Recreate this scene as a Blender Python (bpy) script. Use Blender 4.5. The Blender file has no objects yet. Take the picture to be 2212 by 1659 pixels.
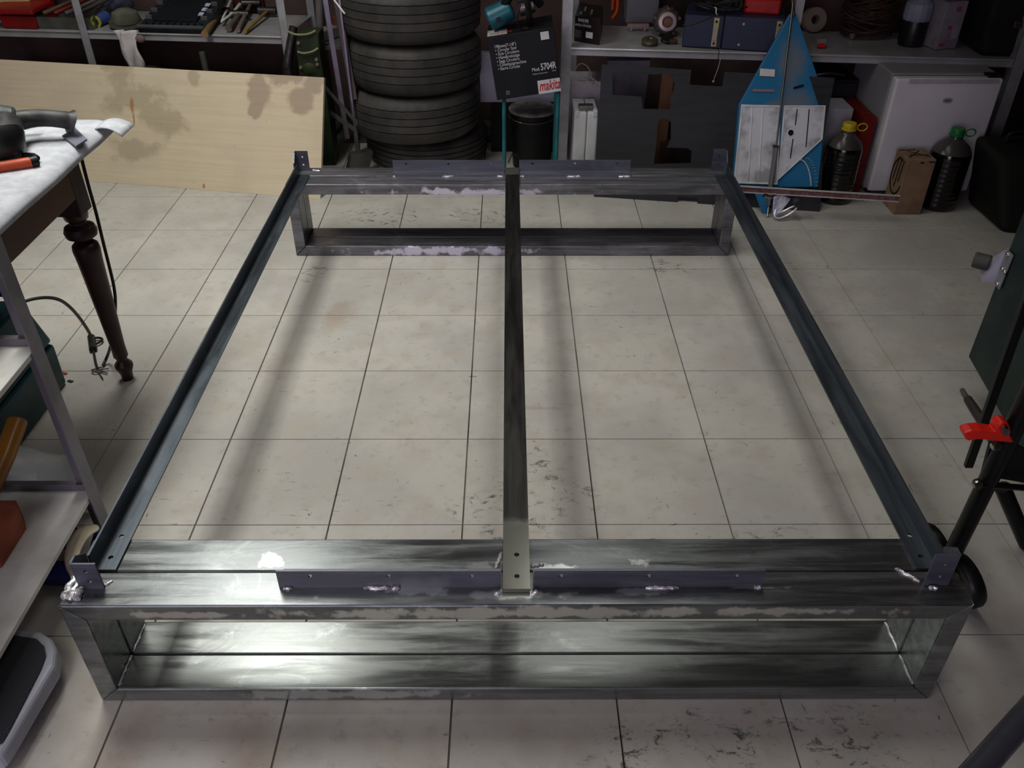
import bpy, bmesh, math, random
from mathutils import Vector as V, Matrix
random.seed(7)
SC = bpy.context.scene; COL = SC.collection
PI = math.pi

# ---------------- camera, world, exposure ----------------
CX, CY, CZ = 0.1128, -1.4924, 1.5032
PITCH, YAW, ROLL, FPX = math.radians(35.815), math.radians(-0.2875), math.radians(0.1318), 1836.55
fw = V((-math.sin(YAW)*math.cos(PITCH), math.cos(YAW)*math.cos(PITCH), -math.sin(PITCH)))
r0 = V((math.cos(YAW), math.sin(YAW), 0)); u0 = r0.cross(fw)
rt = math.cos(ROLL)*r0 + math.sin(ROLL)*u0
up = -math.sin(ROLL)*r0 + math.cos(ROLL)*u0
cam = bpy.data.cameras.new('camera'); co = bpy.data.objects.new('camera', cam); COL.objects.link(co)
M = Matrix((rt, up, -fw)).transposed().to_4x4(); M.translation = V((CX, CY, CZ)); co.matrix_world = M
cam.sensor_width = 36; cam.lens = FPX/2212*36; cam.clip_start = .02; SC.camera = co
SC.view_settings.view_transform = 'Standard'; SC.view_settings.look = 'None'
SC.view_settings.gamma = 1; SC.view_settings.exposure = 0.05
SC.view_settings.use_curve_mapping = False
W = bpy.data.worlds.new('world'); SC.world = W; W.use_nodes = True
W.node_tree.nodes['Background'].inputs[0].default_value = (.75, .85, 1, 1)
W.node_tree.nodes['Background'].inputs[1].default_value = .3

def area(name, loc, target, sx, sy, power, col, spread=180):
    l = bpy.data.lights.new(name, 'AREA'); l.shape = 'RECTANGLE'; l.size = sx; l.size_y = sy
    l.energy = power; l.color = col; l.spread = math.radians(spread)
    o = bpy.data.objects.new(name, l); COL.objects.link(o); o.location = loc
    o.rotation_euler = (V(target)-V(loc)).to_track_quat('-Z', 'Y').to_euler(); return o
# two strip lamps under the ceiling (their housings are built below), an added fill strip and daylight from the open door behind
area('strip_and_fill_light', (-1.15, 0.95, 2.62), (-1.15, .95, 0), .60, 1.6, 29, (1, .995, .92), 118)
area('strip_and_fill_light', (.50, 0.95, 2.62), (.50, .95, 0), .42, 1.6, 5.5, (1, .995, .92), 95)
area('strip_and_fill_light', (-.75, -2.0, 2.62), (-.75, -2.0, 0), .42, 1.4, 11, (1, .96, .86), 130)  # fill strip behind the camera, added to brighten the foreground
area('door_light', (-1.2, -4.3, 1.25), (-.8, 0, .6), 2.7, 2.2, 56, (.93, .80, 1))

# ---------------- helpers ----------------
def ray(px, py): return fw + rt*((px-1106)/FPX) - up*((py-829.5)/FPX)
def at(px, py, x=None, y=None, z=None):
    d = ray(px, py); c = V((CX, CY, CZ))
    t = (x-c.x)/d.x if x is not None else (y-c.y)/d.y if y is not None else (z-c.z)/d.z
    return c + d*t
def on(px, py, p0, n):
    d = ray(px, py); c = V((CX, CY, CZ)); n = V(n)
    return c + d*((V(p0)-c).dot(n)/d.dot(n))

MATS = {}
def nodes(name):
    m = bpy.data.materials.new(name); m.use_nodes = True
    nt = m.node_tree; b = nt.nodes['Principled BSDF']; b.inputs['Specular IOR Level'].default_value = .3; return m, nt, b
def lin(c):
    return tuple((v/12.92 if v <= .04045 else ((v+.055)/1.055)**2.4) for v in c)
def N(nt, t, **k):
    n = nt.nodes.new(t)
    for a, v in k.items():
        if a.startswith('i_'): n.inputs[a[2:].replace('_', ' ')].default_value = v
        else: setattr(n, a, v)
    return n
def noise(nt, vec, scale, detail=4, rough=.55, dist=0):
    n = N(nt, 'ShaderNodeTexNoise'); n.inputs['Scale'].default_value = scale
    n.inputs['Detail'].default_value = detail; n.inputs['Roughness'].default_value = rough
    n.inputs['Distortion'].default_value = dist
    nt.links.new(vec, n.inputs['Vector']); return n.outputs[0]
def rng(nt, val, a, b, c=0, d=1):
    n = N(nt, 'ShaderNodeMapRange', interpolation_type='SMOOTHSTEP')
    for i, v in zip((1, 2, 3, 4), (a, b, c, d)): n.inputs[i].default_value = v
    nt.links.new(val, n.inputs[0]); return n.outputs[0]
def mix(nt, f, a, b):
    n = N(nt, 'ShaderNodeMix', data_type='RGBA')
    if isinstance(f, (int, float)): n.inputs[0].default_value = f
    else: nt.links.new(f, n.inputs[0])
    for i, v in ((6, a), (7, b)):
        if isinstance(v, tuple): n.inputs[i].default_value = (*v[:3], 1)
        else: nt.links.new(v, n.inputs[i])
    return n.outputs[2]
def mth(nt, op, a, b=None):
    n = N(nt, 'ShaderNodeMath', operation=op)
    for i, v in enumerate((a, b)):
        if v is None: continue
        if isinstance(v, (int, float)): n.inputs[i].default_value = v
        else: nt.links.new(v, n.inputs[i])
    return n.outputs[0]
def mapping(nt, vec, scale=(1, 1, 1), rot=(0, 0, 0), loc=(0, 0, 0)):
    n = N(nt, 'ShaderNodeMapping'); n.inputs['Scale'].default_value = scale
    n.inputs['Rotation'].default_value = rot; n.inputs['Location'].default_value = loc
    nt.links.new(vec, n.inputs['Vector']); return n.outputs[0]
def pos(nt): return N(nt, 'ShaderNodeNewGeometry').outputs['Position']
def spots(nt, P, lst, nscale=8, namp=.5, soft=.35):
    """union of blobs (cx, cy, cz, rx, ry, rz) with ragged borders"""
    out = None; nz = noise(nt, P, nscale, 5, .6)
    for c in lst:
        m = N(nt, 'ShaderNodeVectorMath', operation='SUBTRACT'); nt.links.new(P, m.inputs[0]); m.inputs[1].default_value = c[:3]
        d = N(nt, 'ShaderNodeVectorMath', operation='DIVIDE'); nt.links.new(m.outputs[0], d.inputs[0]); d.inputs[1].default_value = c[3:6]
        l = N(nt, 'ShaderNodeVectorMath', operation='LENGTH'); nt.links.new(d.outputs[0], l.inputs[0])
        s = mth(nt, 'ADD', l.outputs['Value'], mth(nt, 'MULTIPLY', mth(nt, 'SUBTRACT', nz, .5), namp*6))
        v = rng(nt, s, 1-soft, 1, 1, 0)
        out = v if out is None else mth(nt, 'MAXIMUM', out, v)
    return out
def bump(nt, b, h, strength=.2, dist=.002):
    n = N(nt, 'ShaderNodeBump'); n.inputs['Strength'].default_value = strength; n.inputs['Distance'].default_value = dist
    nt.links.new(h, n.inputs['Height']); nt.links.new(n.outputs[0], b.inputs['Normal'])
def mat(name, c1, rough=.5, metal=0, c2=None, scale=12, bmp=0, stretch=(1, 1, 1), rvar=.1, coat=0, alpha=None, trans=0, lo=.35, hi=.65):
    """sRGB colours; broken up by a noise between c1 and c2"""
    if name in MATS: return MATS[name]
    m, nt, b = nodes(name)
    c1 = lin(c1); c2 = lin(c2) if c2 else tuple(v*.75 for v in c1)
    tc = N(nt, 'ShaderNodeTexCoord').outputs['Object']
    P = mapping(nt, tc, stretch)
    n = noise(nt, P, scale, 5)
    f = rng(nt, n, lo, hi)
    nt.links.new(mix(nt, f, c1, c2), b.inputs['Base Color'])
    nt.links.new(rng(nt, n, .3, .7, max(.03, rough-rvar), min(1, rough+rvar)), b.inputs['Roughness'])
    b.inputs['Metallic'].default_value = metal
    if coat: b.inputs['Coat Weight'].default_value = coat
    if trans: b.inputs['Transmission Weight'].default_value = trans
    if bmp: bump(nt, b, noise(nt, P, scale*4, 3), bmp)
    MATS[name] = m; return m

class MB:
    def __init__(s): s.bm = bmesh.new()
    def faces(s, vs, fs):
        vv = [s.bm.verts.new(v) for v in vs]
        for f in fs:
            try: s.bm.faces.new([vv[i] for i in f])
            except ValueError: pass
        return s
    def hexa(s, p):   # p: 4 bottom (ccw) + 4 top
        return s.faces(p, [(3, 2, 1, 0), (4, 5, 6, 7), (0, 1, 5, 4), (1, 2, 6, 5), (2, 3, 7, 6), (3, 0, 4, 7)])
    def box(s, a, b, rz=0, piv=None):
        x0, y0, z0 = a; x1, y1, z1 = b
        p = [V(q) for q in ((x0, y0, z0), (x1, y0, z0), (x1, y1, z0), (x0, y1, z0), (x0, y0, z1), (x1, y0, z1), (x1, y1, z1), (x0, y1, z1))]
        if rz:
            c = V(piv) if piv else V(((x0+x1)/2, (y0+y1)/2, 0)); R = Matrix.Rotation(rz, 3, 'Z')
            p = [R @ (q-c) + c for q in p]
        return s.hexa(p)
    def obox(s, o, ex, ey, ez):
        o, ex, ey, ez = V(o), V(ex), V(ey), V(ez)
        return s.hexa([o, o+ex, o+ex+ey, o+ey, o+ez, o+ex+ez, o+ex+ey+ez, o+ey+ez])
    def prism(s, poly, d):
        d = V(d); n = len(poly); P = [V(p) for p in poly]; 
        return s.faces(P+[p+d for p in P], [tuple(range(n-1, -1, -1)), tuple(range(n, 2*n))]+[(i, (i+1) % n, n+(i+1) % n, n+i) for i in range(n)])
    def lathe(s, prof, c=(0, 0, 0), axis=(0, 0, 1), seg=32, closed=False, fn=None):
        c = V(c); Q = V((0, 0, 1)).rotation_difference(V(axis)); n = len(prof); vs = []
        for i in range(seg):
            a = 2*PI*i/seg
            for j, (r, z) in enumerate(prof):
                if fn: r = fn(i, j, r)
                vs.append(c + Q @ V((r*math.cos(a), r*math.sin(a), z)))
        fs = []
        for i in range(seg):
            k = (i+1) % seg
            for j in range(n if closed else n-1):
                l = (j+1) % n
                fs.append((i*n+j, k*n+j, k*n+l, i*n+l))
        if not closed:
            if prof[0][0] > 1e-5: fs.append(tuple(i*n for i in range(seg-1, -1, -1)))
            if prof[-1][0] > 1e-5: fs.append(tuple(i*n+n-1 for i in range(seg)))
        return s.faces(vs, fs)
    def cyl(s, p0, p1, r, r1=None, seg=20):
        p0, p1 = V(p0), V(p1); d = p1-p0
        return s.lathe([(r, 0), (r if r1 is None else r1, d.length)], p0, d, seg)
    def ball(s, c, r, sc=(1, 1, 1), seg=20):
        b = bmesh.new(); bmesh.ops.create_uvsphere(b, u_segments=seg, v_segments=seg//2, radius=r)
        base = [V((v.co.x*sc[0], v.co.y*sc[1], v.co.z*sc[2]))+V(c) for v in b.verts]
        fs = [tuple(v.index for v in f.verts) for f in b.faces]; b.free(); return s.faces(base, fs)
    def tube(s, pts, r, seg=8, smooth=0):
        pts = [V(p) for p in pts]
        for _ in range(smooth):
            q = [pts[0]]
            for a, b in zip(pts, pts[1:]): q += [a*.75+b*.25, a*.25+b*.75]
            pts = q+[pts[-1]]
        rings = []; pn = None
        for i, p in enumerate(pts):
            t = (pts[min(i+1, len(pts)-1)]-pts[max(i-1, 0)])
            t = t.normalized() if t.length > 1e-9 else V((0, 0, 1))
            if pn is None: pn = t.orthogonal().normalized()
            pn = (pn-t*pn.dot(t)); pn = pn.normalized() if pn.length > 1e-6 else t.orthogonal().normalized()
            bn = t.cross(pn); rr = r(i/(len(pts)-1)) if callable(r) else r
            rings.append([p+(pn*math.cos(2*PI*k/seg)+bn*math.sin(2*PI*k/seg))*rr for k in range(seg)])
        vs = [v for g in rings for v in g]; n = len(rings)
        fs = [(i*seg+k, i*seg+(k+1) % seg, (i+1)*seg+(k+1) % seg, (i+1)*seg+k) for i in range(n-1) for k in range(seg)]
        fs += [tuple(range(seg-1, -1, -1)), tuple((n-1)*seg+k for k in range(seg))]
        return s.faces(vs, fs)
    def plate(s, outline, holes, th, o, ex, ey):
        """outline/holes in 2D metres, placed at o with axes ex, ey; thickness th centred on the plane"""
        cu = bpy.data.curves.new('tmp', 'CURVE'); cu.dimensions = '2D'; cu.fill_mode = 'BOTH'; cu.extrude = th/2
        for lp in [outline]+holes:
            sp = cu.splines.new('POLY'); sp.points.add(len(lp)-1); sp.use_cyclic_u = True
            for p, q in zip(sp.points, lp): p.co = (q[0], q[1], 0, 1)
        ob = bpy.data.objects.new('tmp', cu); me = bpy.data.meshes.new_from_object(ob)
        ex, ey = V(ex).normalized(), V(ey).normalized(); ez = ex.cross(ey); o = V(o)
        s.faces([o+ex*v.co.x+ey*v.co.y+ez*v.co.z for v in me.vertices], [tuple(p.vertices) for p in me.polygons])
        bpy.data.objects.remove(ob); bpy.data.curves.remove(cu); bpy.data.meshes.remove(me); return s
    def build(s, name, m, parent=None, bev=0, smooth=False, seg=2):
        bmesh.ops.remove_doubles(s.bm, verts=s.bm.verts, dist=1e-6)
        bmesh.ops.recalc_face_normals(s.bm, faces=s.bm.faces)
        cs = [v.co for v in s.bm.verts]
        c = V([(min(v[i] for v in cs)+max(v[i] for v in cs))/2 for i in range(3)])
        c.z = min(v.z for v in cs)
        bmesh.ops.translate(s.bm, verts=s.bm.verts, vec=-c)
        me = bpy.data.meshes.new(name); s.bm.to_mesh(me); s.bm.free()
        if smooth:
            for p in me.polygons: p.use_smooth = True
            try: me.set_sharp_from_angle(angle=math.radians(40))
            except Exception: pass
        me.materials.append(m); o = bpy.data.objects.new(name, me); COL.objects.link(o)
        o.location = c
        if parent:
            o.parent = parent; off = V(parent.location); q = parent.parent
            while q: off += V(q.location); q = q.parent
            o.location = c-off
        if bev:
            b = o.modifiers.new('bevel', 'BEVEL'); b.width = bev; b.segments = seg; b.limit_method = 'ANGLE'; b.angle_limit = math.radians(35)
        return o
def circ(x, y, r, n=14): return [(x+r*math.cos(2*PI*i/n), y+r*math.sin(2*PI*i/n)) for i in range(n)]
def tag(o, label, cat, group=None):
    o['label'] = label; o['category'] = cat
    if group: o['group'] = group
    return o
def thing(name, label, cat, loc, group=None):
    o = bpy.data.objects.new(name, None); COL.objects.link(o); o.location = loc; o.empty_display_size = .05
    return tag(o, label, cat, group)
def structure(o): o['kind'] = 'structure'; return o
def text(s, o, ex, ey, h, m, parent, width=None, name='lettering', shear=0, fat=0, lift=.0006, align='LEFT'):
    cu = bpy.data.curves.new('tmp', 'FONT'); cu.body = s; cu.size = 1; cu.shear = shear; cu.offset = fat; cu.resolution_u = 3
    ob = bpy.data.objects.new('tmp', cu); me = bpy.data.meshes.new_from_object(ob)
    ex, ey = V(ex).normalized(), V(ey).normalized(); ez = ex.cross(ey)
    xs = [v.co.x for v in me.vertices]; ys = [v.co.y for v in me.vertices]; w = max(xs)-min(xs)
    sy = h; sx = width/w if width else h
    b = MB(); off = {'LEFT': 0, 'CENTER': -w*sx/2, 'RIGHT': -w*sx}[align]
    b.faces([V(o)+ex*((v.co.x-min(xs))*sx+off)+ey*v.co.y*sy+ez*lift for v in me.vertices], [tuple(p.vertices) for p in me.polygons])
    bpy.data.objects.remove(ob); bpy.data.curves.remove(cu); bpy.data.meshes.remove(me)
    bmf = b.bm
    me2 = bpy.data.meshes.new(name); c = V(o); bmesh.ops.translate(bmf, verts=bmf.verts, vec=-c); bmf.to_mesh(me2); bmf.free()
    me2.materials.append(m); q = bpy.data.objects.new(name, me2); COL.objects.link(q); q.parent = parent
    p = parent; off = V((0, 0, 0))
    while p: off += V(p.location); p = p.parent
    q.location = c-off; return q

# ---------------- setting ----------------
def floor_material():
    m, nt, b = nodes('floor_tile'); P = pos(nt)
    oi = N(nt, 'ShaderNodeObjectInfo').outputs['Random']
    n1 = noise(nt, P, 2.2, 5, .6); n2 = noise(nt, P, 26, 6, .7); n3 = noise(nt, P, 9, 5, .6)
    base = mix(nt, rng(nt, n1, .38, .62), lin((.715, .70, .675)), lin((.645, .635, .62)))
    base = mix(nt, rng(nt, n3, .48, .68, 0, .65), base, lin((.655, .62, .575)))
    base = mix(nt, rng(nt, n2, .52, .70, 0, .55), base, lin((.575, .565, .545)))
    base = mix(nt, mth(nt, 'MULTIPLY', oi, .18), base, lin((.58, .57, .53)))
    # scuffs: short ragged strokes in two directions
    msk = rng(nt, noise(nt, P, 3.1, 4, .6), .42, .62, .12, 1)
    s1 = noise(nt, mapping(nt, P, (26, 95, 1), (0, 0, .5)), 1, 3, .6, .6)
    s2 = noise(nt, mapping(nt, P, (80, 22, 1), (0, 0, .35), (3, 1, 0)), 1, 3, .6, .6)
    sc = mth(nt, 'MAXIMUM', rng(nt, s1, .665, .72), rng(nt, s2, .68, .74))
    base = mix(nt, mth(nt, 'MULTIPLY', mth(nt, 'MULTIPLY', sc, msk), .8), base, lin((.30, .30, .29)))
    # heavy grinding marks near the frame
    hv = spots(nt, P, [(.62, -.57, 0, .28, .09, 1), (.36, -.60, 0, .10, .10, 1), (.80, -.62, 0, .12, .04, 1),
                       (-.42, 1.80, 0, .25, .12, 1), (.0, 1.78, 0, .2, .1, 1), (-.60, 1.30, 0, .06, .10, 1), (.7, 1.32, 0, .15, .06, 1), (.15, .02, 0, .2, .25, 1),
                       (-.42, -.1, 0, .08, .05, 1), (.74, -.1, 0, .2, .12, 1)], 6, .6, .6)
    hs = rng(nt, noise(nt, mapping(nt, P, (22, 38, 1), (0, 0, .6)), 1, 6, .8, .8), .53, .62)
    base = mix(nt, mth(nt, 'MULTIPLY', mth(nt, 'MULTIPLY', hs, hv), .85), base, lin((.22, .225, .22)))
    # brown stains
    st = spots(nt, P, [(-.62, -.62, 0, .10, .16, 1), (-.38, -.60, 0, .11, .10, 1), (-.72, -.45, 0, .06, .1, 1), (.5, .45, 0, 0.001, .001, 1), (.22, .47, 0, .12, .014, 1),
                       (-.47, 1.0, 0, .09, .10, 1), (.57, -.72, 0, .05, .1, 1)], 5, .45, .8)
    base = mix(nt, mth(nt, 'MULTIPLY', st, .32), base, lin((.52, .40, .32)))
    nt.links.new(base, b.inputs['Base Color'])
    nt.links.new(rng(nt, n3, .3, .7, .30, .48), b.inputs['Roughness'])
    b.inputs['Specular IOR Level'].default_value = .35
    bump(nt, b, n2, .12, .0008)
    return m
TX, TY = .3283, .33
grout = mat('grout', (.40, .39, .37), .9, 0, (.18, .17, .16), 5)
fl = structure(MB().box((-3.3, -4.4, -.06), (3.3, 3.2, -.004)).build('floor', grout))
ft = floor_material()
hx, hy = TX/2, TY/2
ga, gb_, ch_0 = .0012, .0005, .0010
tb = MB().hexa([(-hx+ga, -hy+gb_, 0), (hx-ga, -hy+gb_, 0), (hx-ga, hy-gb_, 0), (-hx+ga, hy-gb_, 0), (-hx+ga+ch_0, -hy+gb_+ch_0, .004), (hx-ga-ch_0, -hy+gb_+ch_0, .004), (hx-ga-ch_0, hy-gb_-ch_0, .004), (-hx+ga+ch_0, hy-gb_-ch_0, .004)])
bmesh.ops.recalc_face_normals(tb.bm, faces=tb.bm.faces)
tme = bpy.data.meshes.new('tile'); tb.bm.to_mesh(tme); tb.bm.free(); tme.materials.append(ft)
cnt = 0
for j in range(-3, 8):
    for i in range(-7, 8):
        o = bpy.data.objects.new('tile', tme); COL.objects.link(o); o.parent = fl
        o.location = V(((i+.5)*TX, (j+.5)*TY, -.004)) - V(fl.location)
wallm = mat('wall_plaster', (.40, .32, .31), .9, 0, (.31, .25, .24), 3)
wallw = mat('wall_paint', (.62, .61, .58), .9, 0, (.52, .51, .49), 3)
structure(MB().box((-3.4, 3.0, 0), (3.4, 3.12, 2.8)).build('wall_back', wallm))
structure(MB().box((-3.42, -4.5, 0), (-3.3, 3.0, 2.8)).build('wall_left', wallw))
structure(MB().box((3.3, -4.5, 0), (3.42, 3.0, 2.8)).build('wall_right', wallm))
structure(MB().box((-3.42, -4.5, 2.8), (3.42, 3.12, 2.9)).build('ceiling', wallw))
wf = MB(); wf.box((-3.3, -4.5, 0), (-2.65, -4.4, 2.8)); wf.box((.25, -4.5, 0), (3.3, -4.4, 2.8)); wf.box((-2.65, -4.5, 2.45), (.25, -4.4, 2.8))
structure(wf.build('wall_front', wallw))
lampm = mat('lamp_housing', (.85, .85, .84), .5)
for x, s, yc in ((-1.15, 'left side of the bed frame', .95), (.50, 'right side of the bed frame', .95), (-.75, 'open floor behind the camera, added as unseen fill', -2.0)):  # third housing belongs to the added fill strip
    t = thing('strip_and_fill_lamp', f'white ceiling strip lamp over the {s}', 'lamp', (x, yc, 2.64))
    MB().box((x-.32, yc-.85, 2.64), (x+.32, yc+.85, 2.7)).build('housing', lampm, t, .008)
    for yy in (yc-.45, yc+.45): MB().cyl((x-.04, yy, 2.7), (x-.04, yy, 2.8), .01).build('hanger', lampm, t)

# ---------------- steel bed frame ----------------
def steel(name, dark, light, rough, clean_sheen=None, clean_sheen_col=(.78, .79, .77), axis=0, patch=.5, metal=1.0, clean_sheen_rough=.2, namp=.35):
    m, nt, b = nodes(name); P = pos(nt)
    st = (1.2, 14, 14) if axis == 0 else (14, 1.2, 14)
    n1 = noise(nt, mapping(nt, P, st), 3, 5, .6, .4)
    n2 = noise(nt, mapping(nt, P, (.6, 1, 1) if axis == 0 else (1, .6, 1)), 9, 6, .7, .8)
    col = mix(nt, rng(nt, n1, .3, .7), lin(dark), lin(light))
    r = rng(nt, n1, .3, .7, rough-.06, rough+.1)
    if patch:
        pm = mth(nt, 'MULTIPLY', rng(nt, n2, .50, .72), patch)
        col = mix(nt, pm, col, lin(tuple(min(1, v*1.35) for v in light)))
    if clean_sheen:
        cm = mth(nt, 'MULTIPLY', spots(nt, P, clean_sheen, 22, namp*(.1 if axis else 1.5), .15 if axis else .5), 1 if axis else .8)
        col = mix(nt, cm, col, lin(clean_sheen_col))
        mx = N(nt, 'ShaderNodeMix', data_type='FLOAT'); nt.links.new(cm, mx.inputs[0]); nt.links.new(r, mx.inputs[2]); mx.inputs[3].default_value = clean_sheen_rough
        r = mx.outputs[0]
    nt.links.new(col, b.inputs['Base Color']); nt.links.new(r, b.inputs['Roughness'])
    b.inputs['Metallic'].default_value = metal
    bump(nt, b, n2, .12, .002); return m
H = .287
NY = [(-.487, -.407), (-.405, -.323)]; FY = [(1.427, 1.507), (1.509, 1.589)]
X0, X1, T = -.696, .952, .04
clean_sheen_spots = [(.15, -.487, .266, .55, .006, .018), (-.45, -.487, .262, .12, .006, .01), (.62, -.487, .270, .2, .006, .012), (-.345, -.382, H, .028, .02, .03), (.362, -.383, H, .03, .016, .03), (-.06, -.452, H, .07, .013, .03), (.13, -.462, H, .10, .012, .03), (.06, -.398, H, .03, .02, .03),  # first three paint a bright reflection on the front faces, the rest is ground steel
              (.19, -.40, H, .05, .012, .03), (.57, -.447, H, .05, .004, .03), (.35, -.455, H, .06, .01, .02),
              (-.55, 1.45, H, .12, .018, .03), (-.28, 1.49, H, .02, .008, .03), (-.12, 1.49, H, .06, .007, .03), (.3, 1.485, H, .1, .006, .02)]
m_top = steel('tube_steel', (.40, .41, .42), (.50, .515, .52), .25, clean_sheen_spots, (.80, .81, .80), 0, .35, .88, .22)
m_low = steel('tube_steel_low', (.42, .43, .43), (.53, .545, .54), .25, [(-.2, -.487, .02, .25, .006, .016)], (.74, .76, .75), 0, .4, .82, .24)  # bright patch painted on the low front face as a reflection
m_far = steel('tube_steel_far', (.36, .36, .37), (.50, .50, .53), .33, [(0, 1.42, .255, .35, .02, .02), (-.1, 1.42, .02, .4, .02, .02)], (.90, .88, .97), 0, .4, .7, .35)  # pale lavender patches paint reflected daylight onto the far front faces
m_rail = steel('rail_steel', (.30, .325, .355), (.355, .38, .41), .40, None, axis=1, patch=.3, metal=.85)
m_ang = steel('angle_steel', (.38, .385, .43), (.44, .45, .495), .42, None, patch=.2, metal=.7)
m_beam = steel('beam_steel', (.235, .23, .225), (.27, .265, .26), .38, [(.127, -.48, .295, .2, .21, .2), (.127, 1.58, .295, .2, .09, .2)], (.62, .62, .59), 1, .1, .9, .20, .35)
m_weld = mat('weld', (.93, .93, .95), .25, .6, (.62, .61, .63), 80, .4)
bed = thing('bed_frame', 'bare welded steel bed frame lying on the tiled floor', 'bed frame', (.128, .55, 0))
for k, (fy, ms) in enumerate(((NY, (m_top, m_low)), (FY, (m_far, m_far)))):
    for (y0, y1) in fy:
        def pr(poly, nm, mm):
            MB().prism([(x, y0, z) for x, z in poly], (0, y1-y0, 0)).build(nm, mm, bed, .003)
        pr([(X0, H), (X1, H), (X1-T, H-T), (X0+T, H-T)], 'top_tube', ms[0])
        pr([(X0, 0), (X1, 0), (X1-T, T), (X0+T, T)], 'bottom_tube', ms[1])
        pr([(X0, 0), (X0+T, T), (X0+T, H-T), (X0, H)], 'end_tube', ms[1])
        pr([(X1, 0), (X1-T, T), (X1-T, H-T), (X1, H)], 'end_tube', ms[1])
Z = (0, 0, 1); E1 = (1, 0, 0); E2 = (0, 1, 0)
def angle_iron(name, x0, x1, yv, yh, zt, hs, m, holes3=True):
    """vertical flange at y=yv, horizontal flange from yv to yh"""
    L = x1-x0; hl = [circ(q*L, zt-H-.013, .0042) for q in hs]
    b = MB().plate([(0, 0), (L, 0), (L, zt-H), (0, zt-H)], hl, .004, (x0, yv, H), E1, Z)
    a, c = min(yv, yh), max(yv, yh); b.box((x0, a, H), (x1, c, H+.004)); return b.build(name, m, bed)
angle_iron('slat_angle', -.308, .099, -.443, -.403, .331, (.15, .5, .87), m_ang)
angle_iron('slat_angle', .158, .578, -.443, -.403, .331, (.12, .5, .88), m_ang)
angle_iron('slat_angle', -.317, .097, 1.55, 1.503, .331, (.12, .5, .88), m_ang)
angle_iron('slat_angle', .153, .567, 1.55, 1.503, .332, (.12, .5, .88), m_ang)
def bracket(x, sx, y, sy, zt, m):
    w = .045; b = MB(); h = zt-H
    b.plate([(0, 0), (w, 0), (w, h), (0, h)], [circ(w*.52, h*.30, .004), circ(w*.52, h*.70, .004)], .004, (min(x, x-sx*w), y, H), E1, Z)
    b.plate([(0, 0), (.048, 0), (.048, h*.62), (.018, h), (0, h)], [circ(.03, h*.25, .003)], .004, (x, y, H), (0, sy, 0), Z)
    b.build('corner_bracket', m, bed)
m_br = steel('bracket_steel', (.33, .335, .39), (.40, .405, .455), .42, None, patch=.2, metal=.6)
bracket(-.672, -1, -.445, 1, .352, m_br); bracket(.922, 1, -.440, 1, .366, m_br)
bracket(-.675, -1, 1.56, -1, .362, m_br); bracket(.917, 1, 1.56, -1, .37, m_br)
def rail(xc, s):
    y0, y1 = -.405, 1.508; L = y1-y0; b = MB()
    xa, xb = min(xc, xc+s*.041), max(xc, xc+s*.041)
    hx_ = .5*(xa+xb)-xa
    b.plate([(0, 0), (xb-xa, 0), (xb-xa, L), (0, L)], [circ(hx_, .03, .005), circ(hx_, .085, .005), circ(hx_, L-.03, .004), circ(hx_, L-.07, .004)], .004, (xa, y0, H+.003), E1, E2)
    b.plate([(0, 0), (L, 0), (L, .042), (0, .042)], [circ(q*L, .027, .003) for q in (.12, .3, .5, .68, .86)], .004, (xc, y0, H+.001), E2, Z)
    b.build('side_rail', m_rail, bed)
rail(-.662, 1); rail(.918, -1)
b = MB(); b.plate([(0, 0), (.05, 0), (.05, 2.02), (0, 2.02)], [circ(.026, .03, .005), circ(.026, .083, .005), circ(.026, 1.94, .004)], .010, (.102, -.458, H+.006), E1, E2)
b.build('centre_beam', m_beam, bed)
def bead(pts, r=.004):
    p = [V(a) for a in pts]; n = 10; q = [p[0].lerp(p[-1], i/n)+V((random.uniform(-1, 1)*.0012, random.uniform(-1, 1)*.0015, random.uniform(0, 1)*.0008)) for i in range(n+1)]
    MB().tube(q, lambda t: r*(.7+.5*abs(math.sin(t*17)))*(1 if .05 < t < .95 else .5), 8).build('weld_bead', m_weld, bed, smooth=True)
zb = H+.001
for a, c in (((.09, -.462, zb), (.098, -.458, zb)), ((.155, -.462, zb), (.165, -.456, zb)), ((-.155, -.447, zb), (-.105, -.447, zb)), ((-.1, -.447, zb), (-.085, -.447, zb)),
             ((.365, -.447, zb), (.425, -.447, zb)), ((.565, -.447, zb), (.575, -.446, zb)), ((-.30, -.448, zb), (-.285, -.448, zb)),
             ((.088, -.40, zb), (.1, -.36, zb)), ((.155, -.395, zb), (.18, -.39, zb)), ((-.64, -.447, zb), (-.62, -.43, zb)), ((.885, -.447, zb), (.90, -.45, zb)), ((.84, -.40, zb), (.872, -.435, zb)),
             ((-.31, 1.50, zb), (-.305, 1.498, zb)), ((-.13, 1.499, zb), (-.09, 1.499, zb)), ((.07, 1.499, zb), (.095, 1.499, zb)), ((.155, 1.499, zb), (.17, 1.499, zb)),
             ((.33, 1.499, zb), (.38, 1.499, zb)), ((.52, 1.499, zb), (.565, 1.499, zb)), ((-.62, 1.56, zb), (-.59, 1.55, zb)),
             ((X0+T+.001, -.48, T), (X0+T+.001, -.41, T)), ((X1-T-.001, -.48, T), (X1-T-.001, -.41, T)), ((X0+T+.001, -.40, T), (X0+T+.001, -.33, T)), ((X1-T-.001, -.40, T), (X1-T-.001, -.33, T))):
    bead((a, c), .0035)
# the rough ground-down corner at the near left end
for k in range(3):
    q = [(-.692+.011*k+random.random()*.006, -.474+i*.0062, H+.001+random.random()*.004) for i in range(11-k*2)]
    MB().tube(q, lambda t: .0062*(.65+.6*abs(math.sin(t*11+k))), 8).build('weld_bead', m_weld, bed, smooth=True)

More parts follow.
